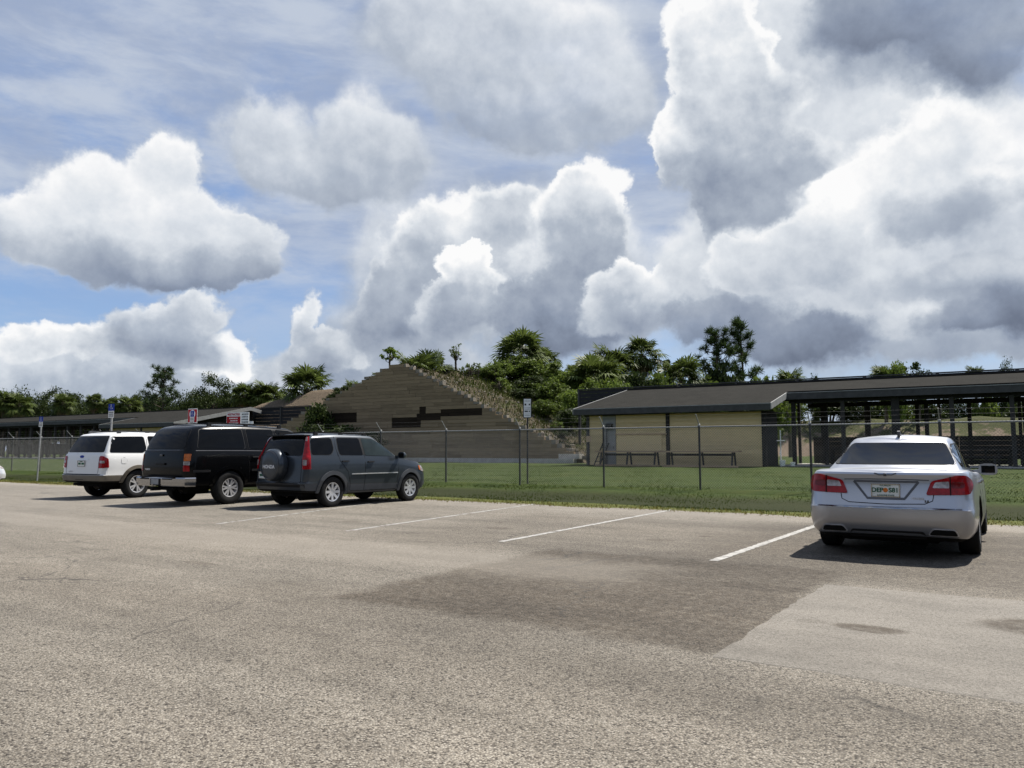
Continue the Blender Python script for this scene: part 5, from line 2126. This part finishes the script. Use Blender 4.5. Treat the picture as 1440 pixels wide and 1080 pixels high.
    def plate(s, y, z, txt, x=None, w=.305, hgt=.155):
        h, nr = s.cast('B', y, z)
        xx = (h.x if x is None else x) - .012
        p = s.box('licence_plate', (xx, y, z), (.006, w, hgt), M['plate'], None, .0)
        fr = MB()
        for zz in (-1, 1):
            fr.box((xx - .003, y, z + zz * (hgt / 2 - .004)), (.012, w + .012, .012))
        for yy in (-1, 1):
            fr.box((xx - .003, y + yy * (w / 2), z), (.012, .012, hgt))
        fr.build('plate_frame', M['chrome'], p)
        if txt:
            a, b = txt.split(' ')
            s.rear_text(a, .074, y + .088, z + .002, M['plate_green'], 'plate_number', .004, .002, p, xx)
            s.rear_text(b, .074, y - .088, z + .002, M['plate_green'], 'plate_number', .004, .002, p, xx)
            MB().tube([(xx - .004, y, z + .004), (xx - .006, y, z + .004)], .027, 14).build('plate_emblem', M['plate_orange'], p)
            s.rear_text('FLORIDA', .030, y, z + .058, M['plate_green'], 'plate_heading', .004, 0, p, xx)
            s.rear_text('SUNSHINE STATE', .024, y, z - .058, M['plate_green'], 'plate_motto', .004, 0, p, xx)
        else:
            s.rear_text('FLORIDA', .030, y, z + .055, M['plate_green'], 'plate_heading', .004, 0, p, xx)
            MB().box((xx - .004, y + .07, z), (.003, .11, .05)).box((xx - .004, y - .07, z), (.003, .11, .05)).build('plate_number', M['plate_green'], p)
        return p

    def underside(s, x0, x1, z, axles, yw):
        s.box('chassis', ((x0 + x1) / 2, 0, z + .09), (x1 - x0, 1.05, .20), M['under'], None, .03)
        for x, zz in axles:
            s.tube('axle', [(x, -yw, zz), (x, yw, zz)], .045, M['under'])
        s.tube('muffler', [(x0 + .15, -.30, z - .02), (x0 + .75, -.30, z - .02)], .09, M['under'], None, 12)

    def rack(s, y, x0, x1, z, m, cross=True):
        rk = None
        for sd in (1, -1):
            t = MB()
            t.bar((x0, sd * y, z), (x1, sd * y, z), .045, .035)
            for xx in (x0 + .04, (x0 + x1) / 2, x1 - .04):
                t.box((xx, sd * y, z - .04), (.10, .05, .07))
            o = t.build('roof_rail', m, s.root)
            rk = rk or o
        if cross:
            for xx in (x0 + .35, x1 - .35):
                MB().bar((xx, -y, z + .012), (xx, y, z + .012), .05, .022).build('cross_bar', M['black_plastic'], s.root)


def LY(rows):
    return [tuple(r) for r in rows]


# ---- silver sedan
def sedan(name, loc, rz, label, paint_m, plate=True):
    zlo = pchip([-1.2, -.9, .3, 3.2, 3.86], [.27, .22, .20, .20, .24])
    zhi = pchip([-1.13, -.5, .3, 1.5, 2.3, 2.8, 3.5, 3.86], [1.015, 1.035, 1.0, .965, .95, .925, .80, .70])
    zg = pchip([.42, .9, 1.44], [1.425, 1.455, 1.43])
    low = dict(zlo=zlo, zhi=zhi, crown=.035, tr=.055, tf=.12, bow_r=.10, bow_f=.28, layers=LY([
        (0, -.98, 3.66, .80, .22, .30), (.05, -1.06, 3.80, .87, .24, .34), (.13, -1.11, 3.85, .915, .26, .36), (.30, -1.135, 3.86, .94, .28, .36),
        (.45, -1.13, 3.85, .945, .28, .36), (.475, -1.095, 3.84, .943, .27, .36), (.62, -1.06, 3.82, .94, .26, .36),
        (.80, -1.035, 3.76, .93, .24, .36), (.90, -1.03, 3.66, .912, .22, .34), (.96, -1.035, 3.58, .89, .20, .32), (.99, -1.02, 3.52, .868, .18, .30), (1, -.985, 3.46, .845, .16, .28)]))
    green = dict(zlo=lambda x: zhi(x) - .06, zhi=zg, crown=.040, tr=.05, tf=.05, bow_r=.12, bow_f=.20, layers=LY([
        (0, -.66, 2.66, .835, .20, .30), (.15, -.50, 2.46, .80, .18, .28), (.35, -.27, 2.23, .755, .16, .26), (.55, -.04, 2.0, .71, .15, .24),
        (.75, .16, 1.78, .665, .14, .22), (.90, .30, 1.60, .625, .13, .20), (.97, .38, 1.52, .595, .12, .18), (1, .46, 1.44, .56, .10, .16)]))
    W = [(0, .335, .385, .94), (2.935, .335, .385, .94)]
    c = Car(name, loc, rz, label, 'car', low, green, W, paint_m)
    c.wheel_set((0, 2.935), .80, .335, .235, .235, 10, M['alloy'])
    # glass
    c.window('B', [(-.70, 1.098), (.70, 1.098), (.555, 1.375), (-.555, 1.375)], .05, None, 'rear_window')
    c.window('F', [(-.72, 1.05), (.72, 1.05), (.56, 1.38), (-.56, 1.38)], .05, None, 'windscreen')
    for sd in 'RL':
        c.window(sd, [(-.10, 1.075), (.16, 1.25), (.46, 1.345), (.92, 1.378), (.92, 1.045)], .05)
        c.window(sd, [(.98, 1.045), (.98, 1.378), (1.40, 1.36), (1.80, 1.24), (2.22, 1.01)], .05)
        c.seam(sd, [(.95, 1.02), (.95, .55), (.93, .30)])
        c.seam(sd, [(2.08, 1.0), (2.12, .6), (2.10, .30)])
        c.seam(sd, [(-.02, 1.03), (.12, .90), (.36, .66), (.42, .45), (.43, .30)])
        c.seam(sd, [(.43, .26), (2.1, .26)])
        c.handle(sd, .22, .875, M['chrome'])
        c.handle(sd, 1.15, .865, M['chrome'])
    c.seam('R', [(-.12, 1.058), (.5, 1.042), (1.4, 1.02), (2.26, .99)], .014, M['chrome'], .006, 'window_chrome')
    c.seam('L', [(-.12, 1.058), (.5, 1.042), (1.4, 1.02), (2.26, .99)], .014, M['chrome'], .006, 'window_chrome')
    c.mirror(2.12, .83, 1.0, paint_m)
    # boot lid lines
    c.seam('B', [(-.505, .77), (-.49, .69), (-.41, .652), (0, .640), (.41, .652), (.49, .69), (.505, .77)], .009)
    c.seam('B', [(-.46, .925), (-.2, .932), (.2, .932), (.46, .925)], .012, M['alloy_dark'], .003, 'boot_crease')
    c.seam('B', [(-.78, .600), (-.5, .597), (0, .594), (.5, .597), (.78, .600)], .009, M['chrome'], .006, 'bumper_strip')
    for sg_ in (1, -1):
        f = lambda pts: [(sg_ * y, z) for y, z in pts]
        lamp = c.patch('tail_lamp', 'B', round_poly(f([(.42, .755), (.85, .765), (.882, .84), (.872, .93), (.82, .985), (.74, .985), (.48, .915)]), .03), M['red_lamp'], .016, None, .03)
        c.patch('reverse_light', 'B', round_poly(f([(.49, .835), (.66, .835), (.66, .915), (.52, .905)]), .015), M['clear_lamp'], .021, lamp, .06)
        c.patch('brake_light', 'B', round_poly(f([(.685, .835), (.80, .84), (.80, .905), (.685, .915)]), .02), M['smoke_lamp'], .021, lamp, .06)
        c.seam('B', f([(.672, .76), (.672, .97)]), .010, M['under'], .022, 'lamp_gap', lamp)
        c.patch('exhaust_tip', 'B', round_poly(f([(.44, .305), (.73, .300), (.70, .36), (.49, .365)]), .025), M['under'], .010, None, .08)
        c.patch('exhaust_trim', 'B', round_poly(f([(.425, .297), (.75, .291), (.715, .370), (.475, .375)]), .03), M['alloy'], .006, None, .08)
    c.patch('diffuser', 'B', round_poly([(-.42, .245), (.42, .245), (.39, .335), (-.39, .335)], .03), M['black_plastic'], .006, None, .1)
    # plate recess
    c.seam('B', [(-.35, .905), (-.20, .705), (.20, .705), (.35, .905)], .028, M['alloy_dark'], .006, 'plate_surround')
    c.seam('B', [(-.35, .905), (.35, .905)], .022, M['alloy_dark'], .008, 'plate_surround')
    if plate:
        c.plate(0, .800, 'DEP S81')
        for sg_ in (1, -1):
            c.seam('B', [(sg_ * .02, .985), (sg_ * .07, .983), (sg_ * .12, 1.002)], .012, M['alloy_dark'], .006, 'wing_emblem')
        c.box('emblem', (-1.075 + .02, 0, .985), (.02, .035, .035), M['alloy_dark'], None, .008)
        c.rear_text('GENESIS', .036, -.34, .712, M['alloy'], 'model_name')
        c.rear_text('3.8', .036, -.43, .682, M['alloy_dark'], 'engine_badge', .006, .002)
    # shark fin aerial
    fin = MB().prism([(.50, 1.455), (.70, 1.46), (.66, 1.478), (.53, 1.545), (.50, 1.535)], -.018, .018, 'y')
    fin.build('aerial_fin', M['alloy_dark'], c.root)
    # nose
    for sg_ in (1, -1):
        c.patch('head_lamp', 'F', round_poly([(sg_ * .50, .60), (sg_ * .82, .64), (sg_ * .86, .73), (sg_ * .55, .68)], .03), M['clear_lamp'], .01, None, .06)
    c.patch('grille', 'F', round_poly([(-.38, .45), (.38, .45), (.42, .66), (-.42, .66)], .05), M['black_plastic'], .008, None, .1)
    c.underside(-.85, 3.4, .19, ((0, .33), (2.935, .33)), .7)
    return c


silver = paint('silver_paint', (.40, .41, .44), rough=.30, metal=.8)
sedan('silver_sedan', (5.03, 10.13, 0), R(57.2), 'silver saloon car parked alone with its rear to the lot', silver)
pearl = paint('pearl_paint', (.62, .64, .66), rough=.35, metal=.5)
nose = at_depth(10.5, 664, 28.3)
a_ = R(58)
sedan('pale_car', (nose.x - 3.86 * math.cos(a_) - .25, nose.y - 3.86 * math.sin(a_), 0), a_, 'pale silver car whose nose shows past the leaning sign post', pearl, False)


# ---- grey compact SUV with spare wheel
def crossover():
    zlo = pchip([-.9, -.6, .4, 3.0, 3.5], [.36, .34, .30, .28, .32])
    zhi = pchip([-.9, .5, 1.8, 2.3, 2.6, 3.1, 3.48], [1.15, 1.14, 1.12, 1.07, 1.03, .96, .84])
    zg = pchip([-.5, .3, 1.2, 1.6], [1.62, 1.65, 1.64, 1.60])
    low = dict(zlo=zlo, zhi=zhi, crown=.03, tr=.03, tf=.09, bow_r=.05, bow_f=.22, layers=LY([
        (0, -.72, 3.30, .80, .12, .24), (.06, -.84, 3.42, .855, .14, .28), (.24, -.875, 3.48, .88, .15, .30), (.275, -.865, 3.48, .882, .15, .30), (.29, -.835, 3.475, .882, .14, .30),
        (.36, -.83, 3.47, .885, .13, .30), (.55, -.82, 3.46, .892, .12, .30), (.78, -.81, 3.40, .888, .11, .28), (.92, -.80, 3.32, .875, .10, .26), (1, -.785, 3.22, .858, .10, .24)]))
    green = dict(zlo=lambda x: zhi(x) - .05, zhi=zg, crown=.035, tr=.03, tf=.04, bow_r=.06, bow_f=.16, layers=LY([
        (0, -.79, 2.52, .856, .10, .24), (.12, -.775, 2.40, .846, .10, .22), (.35, -.735, 2.16, .812, .10, .20), (.6, -.69, 1.92, .772, .10, .18), (.8, -.645, 1.74, .738, .10, .16),
        (.92, -.60, 1.64, .708, .10, .14), (.98, -.55, 1.57, .67, .10, .12), (1, -.48, 1.50, .62, .10, .10)]))
    W = [(0, .345, .40, .885), (2.62, .345, .40, .885)]
    body = paint('blue_grey_paint', (.036, .044, .054), .35, rough=.30, metal=.4)
    clad = mat('grey_cladding', (.075, .080, .088), .5, .2, var=.12, scale=5)
    c = Car('grey_crossover', (-4.78, 18.03, 0), R(56.0), 'blue grey compact SUV with a covered spare wheel on its tailgate', 'car', low, green, W, body, clad, .47)
    c.wheel_set((0, 2.62), .77, .345, .215, .215, 8, M['alloy'])
    c.flare(0, .345, .385, .475, clad, .024)
    c.flare(2.62, .345, .385, .475, clad, .024)
    c.patch('bumper_trim', 'B', round_poly([(-.80, .36), (.80, .36), (.82, .53), (-.82, .53)], .03), M['black_plastic'], .006, None, .12)
    c.window('B', [(-.66, 1.17), (.66, 1.17), (.575, 1.58), (-.575, 1.58)], .06, None, 'rear_window')
    c.window('F', [(-.74, 1.12), (.74, 1.12), (.58, 1.57), (-.58, 1.57)], .06, M['glass_light'], 'windscreen')
    for sd in 'RL':
        c.window(sd, [(-.60, 1.185), (-.545, 1.545), (.03, 1.56), (.05, 1.30), (-.05, 1.185)], .07)
        c.window(sd, [(.235, 1.18), (.20, 1.30), (.20, 1.565), (.90, 1.57), (.955, 1.17)], .05)
        c.window(sd, [(1.03, 1.165), (.975, 1.57), (1.35, 1.555), (1.66, 1.44), (2.10, 1.135)], .05, M['glass_light'])
        c.seam(sd, [(.13, 1.60), (.12, 1.35), (.20, 1.05), (.44, .80), (.52, .55), (.53, .36)])
        c.seam(sd, [(.99, 1.58), (1.0, 1.15), (1.0, .7), (.98, .36)])
        c.seam(sd, [(2.18, 1.10), (2.16, .8), (2.10, .36)])
        c.seam(sd, [(.54, .345), (2.10, .335)])
        c.seam(sd, [(.56, .735), (1.2, .735), (2.12, .735)], .022, M['alloy'], .014, 'side_moulding')
        c.handle(sd, .36, 1.03, M['black_plastic'])
        c.handle(sd, 1.18, 1.01, M['black_plastic'])
        c.patch('door_pillar', sd, [(.905, 1.18), (.905, 1.57), (.972, 1.57), (1.02, 1.18)], M['black_plastic'], .0045, None, .1)
        # upright tail lamps wrap the corner
    for sg_ in (1, -1):
        f = lambda pts: [(sg_ * y, z) for y, z in pts]
        cs = 'CL' if sg_ > 0 else 'CR'
        lamp = c.patch('tail_lamp', cs, round_poly([(-.095, .865), (.085, .865), (.085, 1.10), (.055, 1.35), (.045, 1.585), (-.030, 1.585), (-.045, 1.35), (-.080, 1.12)], .02), M['red_lamp'], .014, None, .04)
        c.patch('reverse_light', cs, round_poly([(-.005, .95), (.072, .95), (.072, 1.07), (-.005, 1.07)], .015), M['clear_lamp'], .019, lamp, .04)
        c.patch('lamp_top', cs, round_poly([(.0, 1.48), (.036, 1.48), (.036, 1.575), (.0, 1.575)], .01), M['clear_lamp'], .019, lamp, .04)
    c.seam('B', [(-.70, 1.10), (-.71, .60), (-.66, .555), (0, .55), (.66, .555), (.71, .60), (.70, 1.10)], .012)
    # spare wheel in its hard cover
    yo = .04
    sw = MB().lathe_y([(1e-3, -.225), (.16, -.228), (.27, -.222), (.325, -.205), (.352, -.17), (.362, -.10), (.362, 0), (.34, .02)], 56)
    rot = Matrix.Rotation(R(-90), 4, 'Z')
    sw.v = [tuple(rot @ Vector(v) + Vector((-.84, yo, .955))) for v in sw.v]
    cov = sw.build('spare_wheel_cover', body, c.root, 30)
    rg = MB().lathe_y([(.30, -.216), (.306, -.222), (.312, -.214)], 56)
    rg.v = [tuple(rot @ Vector(v) + Vector((-.84, yo, .955))) for v in rg.v]
    rg.build('cover_groove', M['alloy_dark'], cov, 30)
    c.rear_text('HONDA', .105, yo, .915, M['alloy'], 'maker_name', .002, .003, cov, -.84 - .228)
    c.rear_text('CR-V', .05, .56, .925, M['alloy'], 'model_name', .004, .001)
    c.box('tailgate_latch', (-.845, .60, .925), (.02, .05, .03), M['chrome'], None, .006)
    c.plate(.53, .72, None)
    c.mirror(2.10, .86, 1.16, body, (.12, .21, .16))
    c.rack(.60, -.35, 1.25, 1.685, M['black_plastic'])
    c.box('spoiler', (-.57, 0, 1.618), (.20, 1.26, .035), M['black_plastic'], None, .012)
    for sg_ in (1, -1):
        c.patch('head_lamp', 'F', round_poly([(sg_ * .48, .70), (sg_ * .78, .72), (sg_ * .83, .86), (sg_ * .55, .82)], .03), M['clear_lamp'], .012, None, .06)
        c.patch('head_lamp_wrap', 'L' if sg_ > 0 else 'R', round_poly([(3.05, .76), (3.28, .72), (3.28, .84), (3.02, .90)], .03), M['clear_lamp'], .012, None, .06)
        c.patch('corner_marker', 'L' if sg_ > 0 else 'R', round_poly([(2.98, .79), (3.04, .78), (3.02, .89), (2.96, .90)], .02), M['amber_lamp'], .012, None, .06)
    c.patch('grille', 'F', round_poly([(-.42, .66), (.42, .66), (.42, .80), (-.42, .80)], .03), M['black_plastic'], .008, None, .1)
    c.underside(-.6, 3.1, .26, ((0, .34), (2.62, .34)), .68)
    return c


crossover()


# ---- long black SUV with chrome bumper
def long_suv():
    zlo = pchip([-1.2, .4, 3.5, 4.3], [.47, .44, .42, .44])
    zhi = pchip([-1.2, 1.0, 2.6, 3.0, 3.6, 4.1, 4.27], [1.29, 1.28, 1.25, 1.20, 1.15, 1.06, .96])
    zg = pchip([-.75, .5, 2.0], [1.86, 1.895, 1.86])
    low = dict(zlo=zlo, zhi=zhi, crown=.03, tr=.05, tf=.06, bow_r=.05, bow_f=.14, layers=LY([
        (0, -1.08, 4.12, .90, .12, .20), (.06, -1.14, 4.22, .955, .16, .22), (.25, -1.165, 4.26, .985, .20, .24), (.5, -1.17, 4.27, .998, .22, .24),
        (.75, -1.16, 4.25, .990, .23, .24), (.92, -1.145, 4.18, .968, .23, .24), (1, -1.13, 4.08, .945, .22, .22)]))
    green = dict(zlo=lambda x: zhi(x) - .05, zhi=zg, crown=.04, tr=.06, tf=.04, bow_r=.07, bow_f=.14, layers=LY([
        (0, -1.135, 3.08, .945, .22, .24), (.15, -1.12, 2.95, .930, .22, .22), (.4, -1.075, 2.70, .890, .22, .20), (.65, -1.0, 2.46, .845, .22, .18), (.82, -.93, 2.30, .808, .22, .16),
        (.93, -.85, 2.18, .765, .22, .14), (.98, -.78, 2.08, .715, .20, .12), (1, -.70, 2.0, .66, .18, .10)]))
    W = [(0, .395, .455, .99), (3.3, .395, .455, .99)]
    black = paint('black_paint', (.003, .0032, .0038), .13, rough=.2, film=.04)
    c = Car('black_suv', (-7.58, 19.06, 0), R(58.0), 'long black SUV with a chrome rear bumper between white and grey vehicles', 'car', low, green, W, black)
    c.wheel_set((0, 3.3), .86, .395, .255, .225, 6, M['alloy'])
    c.window('B', [(-.74, 1.33), (.74, 1.33), (.63, 1.78), (-.63, 1.78)], .08, None, 'rear_window')
    c.window('F', [(-.82, 1.25), (.82, 1.25), (.66, 1.78), (-.66, 1.78)], .06, None, 'windscreen')
    for sd in 'RL':
        c.window(sd, [(-.86, 1.34), (-.74, 1.77), (.40, 1.80), (.44, 1.33)], .06)
        c.window(sd, [(.56, 1.33), (.53, 1.80), (1.36, 1.81), (1.42, 1.32)], .05)
        c.window(sd, [(1.52, 1.32), (1.47, 1.81), (1.95, 1.79), (2.20, 1.66), (2.62, 1.30)], .05)
        c.seam(sd, [(.47, 1.84), (.50, 1.3), (.54, .9), (.56, .52)])
        c.seam(sd, [(1.44, 1.84), (1.47, 1.25), (1.48, .52)])
        c.seam(sd, [(2.70, 1.24), (2.70, .52)])
        c.seam(sd, [(.57, .505), (2.7, .495)])
        c.seam(sd, [(-1.0, .80), (-.56, .80)], .05, M['black_plastic'], .016, 'side_moulding')
        c.seam(sd, [(.60, .80), (2.6, .80)], .05, M['black_plastic'], .016, 'side_moulding')
        c.seam(sd, [(-.92, 1.275), (.4, 1.275), (2.4, 1.255)], .014, M['alloy_dark'], .004, 'pinstripe')
        c.handle(sd, .72, 1.12, M['black_plastic'])
        c.handle(sd, 1.62, 1.11, M['black_plastic'])
    c.flare(0, .395, .445, .53, black, .016, zmin=.46)
    c.flare(3.3, .395, .445, .53, black, .016, zmin=.46)
    for sg_ in (1, -1):
        f = lambda pts: [(sg_ * y, z) for y, z in pts]
        for nm, z0, z1, m_ in (('tail_lamp', .80, .935, 'red_lamp'), ('reverse_light', .94, 1.03, 'clear_lamp'), ('turn_signal', 1.035, 1.20, 'amber_lamp')):
            c.patch(nm, 'B', round_poly(f([(.775, z0), (.905, z0), (.895, z1), (.77, z1)]), .02), M[m_], .012, None, .05)
    c.seam('B', [(-.76, 1.28), (-.765, .80), (-.72, .72), (.72, .72), (.765, .80), (.76, 1.28)], .012)
    c.seam('B', [(-.70, 1.285), (.70, 1.285)], .016, M['alloy_dark'], .004, 'tailgate_crease')
    c.box('handle_panel', (-1.185, .03, .965), (.03, .34, .05), M['black_plastic'], None, .01)
    c.rear_text('YUKON', .055, .56, .835, M['alloy'], 'model_name', .004, .002)
    c.box('emblem', (-1.175, .02, 1.17), (.015, .10, .05), M['alloy_dark'], None, .006)
    # chrome bumper with step pad, tow hitch
    bz = .565
    pts = [(-.95, -.99, bz), (-1.20, -.93, bz), (-1.30, -.55, bz), (-1.32, 0, bz), (-1.30, .55, bz), (-1.20, .93, bz), (-.95, .99, bz)]
    bp = MB()
    prof = [(-.02, -.11), (.0, -.05), (.0, .07), (-.02, .095), (-.12, .10), (-.12, -.11)]
    vs, fs = [], []
    for i, p in enumerate(pts):
        a, b = Vector(pts[max(i - 1, 0)]), Vector(pts[min(i + 1, len(pts) - 1)])
        t = (b - a).normalized()
        nr = Vector((-t.y, t.x, 0))
        if nr.x > .2:
            nr = -nr
        if abs(nr.x) <= .2:
            nr = Vector((0, math.copysign(1, p[1]), 0))
        for d, z in prof:
            vs.append(Vector(p) + nr * d + Vector((0, 0, z)))
    k = len(prof)
    for i in range(len(pts) - 1):
        for j in range(k):
            fs.append((i * k + j, i * k + (j + 1) % k, (i + 1) * k + (j + 1) % k, (i + 1) * k + j))
    fs += [tuple(range(k)), tuple((len(pts) - 1) * k + j for j in range(k))]
    bp.add(vs, fs)
    bo = bp.build('rear_bumper', M['chrome'], c.root, 30)
    c.box('step_pad', (-1.24, 0, bz + .105), (.12, 1.3, .02), M['black_plastic'], bo, .006)
    c.box('plate_recess', (-1.318, 0, bz - .01), (.02, .38, .16), M['black_plastic'], bo, .01)
    lp = c.box('licence_plate', (-1.332, 0, bz - .005), (.006, .29, .125), M['galv'], bo)
    for yy in (-.07, .07):
        c.box('step_notch', (-1.316, yy * 6, bz + .06), (.02, .3, .03), M['black_plastic'], bo)
    c.box('tow_hitch', (-1.30, 0, .40), (.22, .09, .09), M['under'], None, .01)
    c.tube('tow_ball', [(-1.38, 0, .44), (-1.38, 0, .50)], [.016, .028], M['chrome'])
    c.tube('hitch_bar', [(-1.15, -.5, .40), (-1.15, .5, .40)], .04, M['under'])
    c.mirror(2.62, .97, 1.32, black, (.13, .24, .20))
    c.rack(.66, -.45, 1.75, 1.93, M['black_plastic'])
    for sg_ in (1, -1):
        c.patch('head_lamp', 'F', round_poly([(sg_ * .55, .82), (sg_ * .88, .82), (sg_ * .88, .97), (sg_ * .55, .97)], .03), M['clear_lamp'], .012, None, .06)
    c.patch('grille', 'F', round_poly([(-.5, .78), (.5, .78), (.5, .98), (-.5, .98)], .03), M['chrome'], .008, None, .1)
    c.underside(-.9, 3.9, .36, ((0, .39), (3.3, .39)), .78)
    return c


long_suv()


# ---- white SUV with tan lower trim
def white_suv():
    zlo = pchip([-1.1, .4, 3.0, 3.84], [.43, .42, .38, .40])
    zhi = pchip([-1.1, .8, 2.0, 2.5, 3.2, 3.84], [1.19, 1.18, 1.16, 1.11, 1.03, .86])
    zg = pchip([-.6, .4, 1.65], [1.73, 1.765, 1.73])
    low = dict(zlo=zlo, zhi=zhi, crown=.03, tr=.03, tf=.07, bow_r=.05, bow_f=.16, layers=LY([
        (0, -.98, 3.66, .86, .12, .22), (.06, -1.055, 3.78, .915, .14, .24), (.22, -1.08, 3.83, .935, .15, .26), (.262, -1.075, 3.84, .937, .15, .26), (.285, -1.035, 3.84, .936, .14, .26),
        (.5, -1.025, 3.83, .938, .13, .26), (.75, -1.015, 3.77, .934, .12, .26), (.92, -1.0, 3.66, .918, .11, .24), (1, -.98, 3.54, .898, .11, .22)]))
    green = dict(zlo=lambda x: zhi(x) - .05, zhi=zg, crown=.035, tr=.03, tf=.04, bow_r=.06, bow_f=.14, layers=LY([
        (0, -.985, 2.72, .897, .11, .22), (.12, -.965, 2.60, .888, .11, .20), (.35, -.905, 2.36, .853, .11, .18), (.6, -.835, 2.10, .808, .11, .16), (.8, -.77, 1.92, .772, .11, .14),
        (.92, -.715, 1.80, .740, .11, .12), (.98, -.66, 1.72, .70, .11, .10), (1, -.58, 1.64, .65, .10, .10)]))
    W = [(0, .375, .435, .93), (2.89, .375, .435, .93)]
    white = paint('white_paint', (.66, .66, .65), rough=.35)
    tan = mat('tan_cladding', (.165, .145, .115), .5, .1, var=.12, scale=5)
    c = Car('white_suv', (-11.0, 21.5, 0), R(61.5), 'white SUV with tan lower trim and a roof rack', 'car', low, green, W, white, tan, .625)
    c.wheel_set((0, 2.89), .80, .375, .245, .235, 5, M['alloy'])
    c.flare(0, .375, .425, .515, tan, .022, zmin=.44)
    c.flare(2.89, .375, .425, .515, tan, .022, zmin=.44)
    c.window('B', [(-.76, 1.235), (.76, 1.235), (.645, 1.665), (-.645, 1.665)], .06, None, 'rear_window')
    c.window('F', [(-.8, 1.16), (.8, 1.16), (.62, 1.66), (-.62, 1.66)], .06, None, 'windscreen')
    for sd in 'RL':
        c.window(sd, [(-.80, 1.225), (-.66, 1.65), (.22, 1.66), (.26, 1.32), (.16, 1.225)], .06)
        c.window(sd, [(.40, 1.22), (.36, 1.67), (1.06, 1.675), (1.12, 1.21)], .05)
        c.window(sd, [(1.20, 1.21), (1.15, 1.675), (1.55, 1.65), (1.85, 1.52), (2.30, 1.18)], .05)
        c.seam(sd, [(.31, 1.70), (.30, 1.40), (.34, 1.15), (.53, .85), (.56, .50)])
        c.seam(sd, [(1.13, 1.70), (1.16, 1.15), (1.16, .50)])
        c.seam(sd, [(2.36, 1.15), (2.36, .50)])
        c.seam(sd, [(.57, .47), (2.36, .45)])
        c.handle(sd, .52, 1.06, white)
        c.handle(sd, 1.34, 1.04, white)
        c.patch('fuel_door', sd, round_poly([(-.50, .93), (-.34, .93), (-.34, 1.09), (-.50, 1.09)], .05), white, .004, None, .1)
    c.seam('R', [(-.42 + .085 * math.cos(t), 1.01 + .085 * math.sin(t)) for t in np.linspace(0, 6.1, 22)], .008, M['alloy_dark'])
    for sg_ in (1, -1):
        f = lambda pts: [(sg_ * y, z) for y, z in pts]
        lamp = c.patch('tail_lamp', 'B', round_poly(f([(.70, .815), (.895, .82), (.878, 1.07), (.85, 1.125), (.71, 1.135)]), .03), M['red_lamp'], .012, None, .05)
        c.patch('reverse_light', 'B', round_poly(f([(.735, .945), (.875, .945), (.872, 1.005), (.735, 1.01)]), .015), M['clear_lamp'], .018, lamp, .05)
        c.patch('lamp_wrap', 'L' if sg_ > 0 else 'R', round_poly([(-.965, .82), (-.85, .83), (-.865, 1.06), (-.935, 1.11)], .02), M['red_lamp'], .010, lamp, .05)
    c.seam('B', [(-.68, 1.20), (-.69, .72), (-.66, .655), (.66, .655), (.69, .72), (.68, 1.20)], .012)
    c.seam('B', [(-.78, .645), (.78, .645)], .022, M['under'], .004, 'bumper_gap')
    c.patch('emblem', 'B', [(.02 + .085 * math.cos(t), 1.115 + .036 * math.sin(t)) for t in np.linspace(0, 6.28, 18, endpoint=False)], M['sign_blue'], .008, None, .06)
    c.seam('B', [(-.30, 1.045), (.30, 1.045)], .03, M['alloy'], .006, 'handle_strip')
    c.plate(0, .93, None)
    c.rear_text('EXPLORER', .045, .44, .72, M['alloy'], 'model_name', .004, .001)
    c.patch('hitch_recess', 'B', round_poly([(-.16, .44), (.16, .44), (.16, .52), (-.16, .52)], .01), M['under'], .006, None, .08)
    c.box('tow_hitch', (-1.10, .0, .40), (.20, .08, .07), M['under'], None, .01)
    c.mirror(2.28, .90, 1.22, white, (.13, .23, .18))
    c.rack(.62, -.45, 1.35, 1.80, M['alloy_dark'])
    for sg_ in (1, -1):
        c.patch('head_lamp', 'F', round_poly([(sg_ * .52, .76), (sg_ * .82, .76), (sg_ * .84, .90), (sg_ * .54, .90)], .03), M['clear_lamp'], .012, None, .06)
    c.patch('grille', 'F', round_poly([(-.45, .70), (.45, .70), (.45, .88), (-.45, .88)], .03), M['chrome'], .008, None, .1)
    c.underside(-.8, 3.4, .33, ((0, .37), (2.89, .37)), .72)
    return c


white_suv()
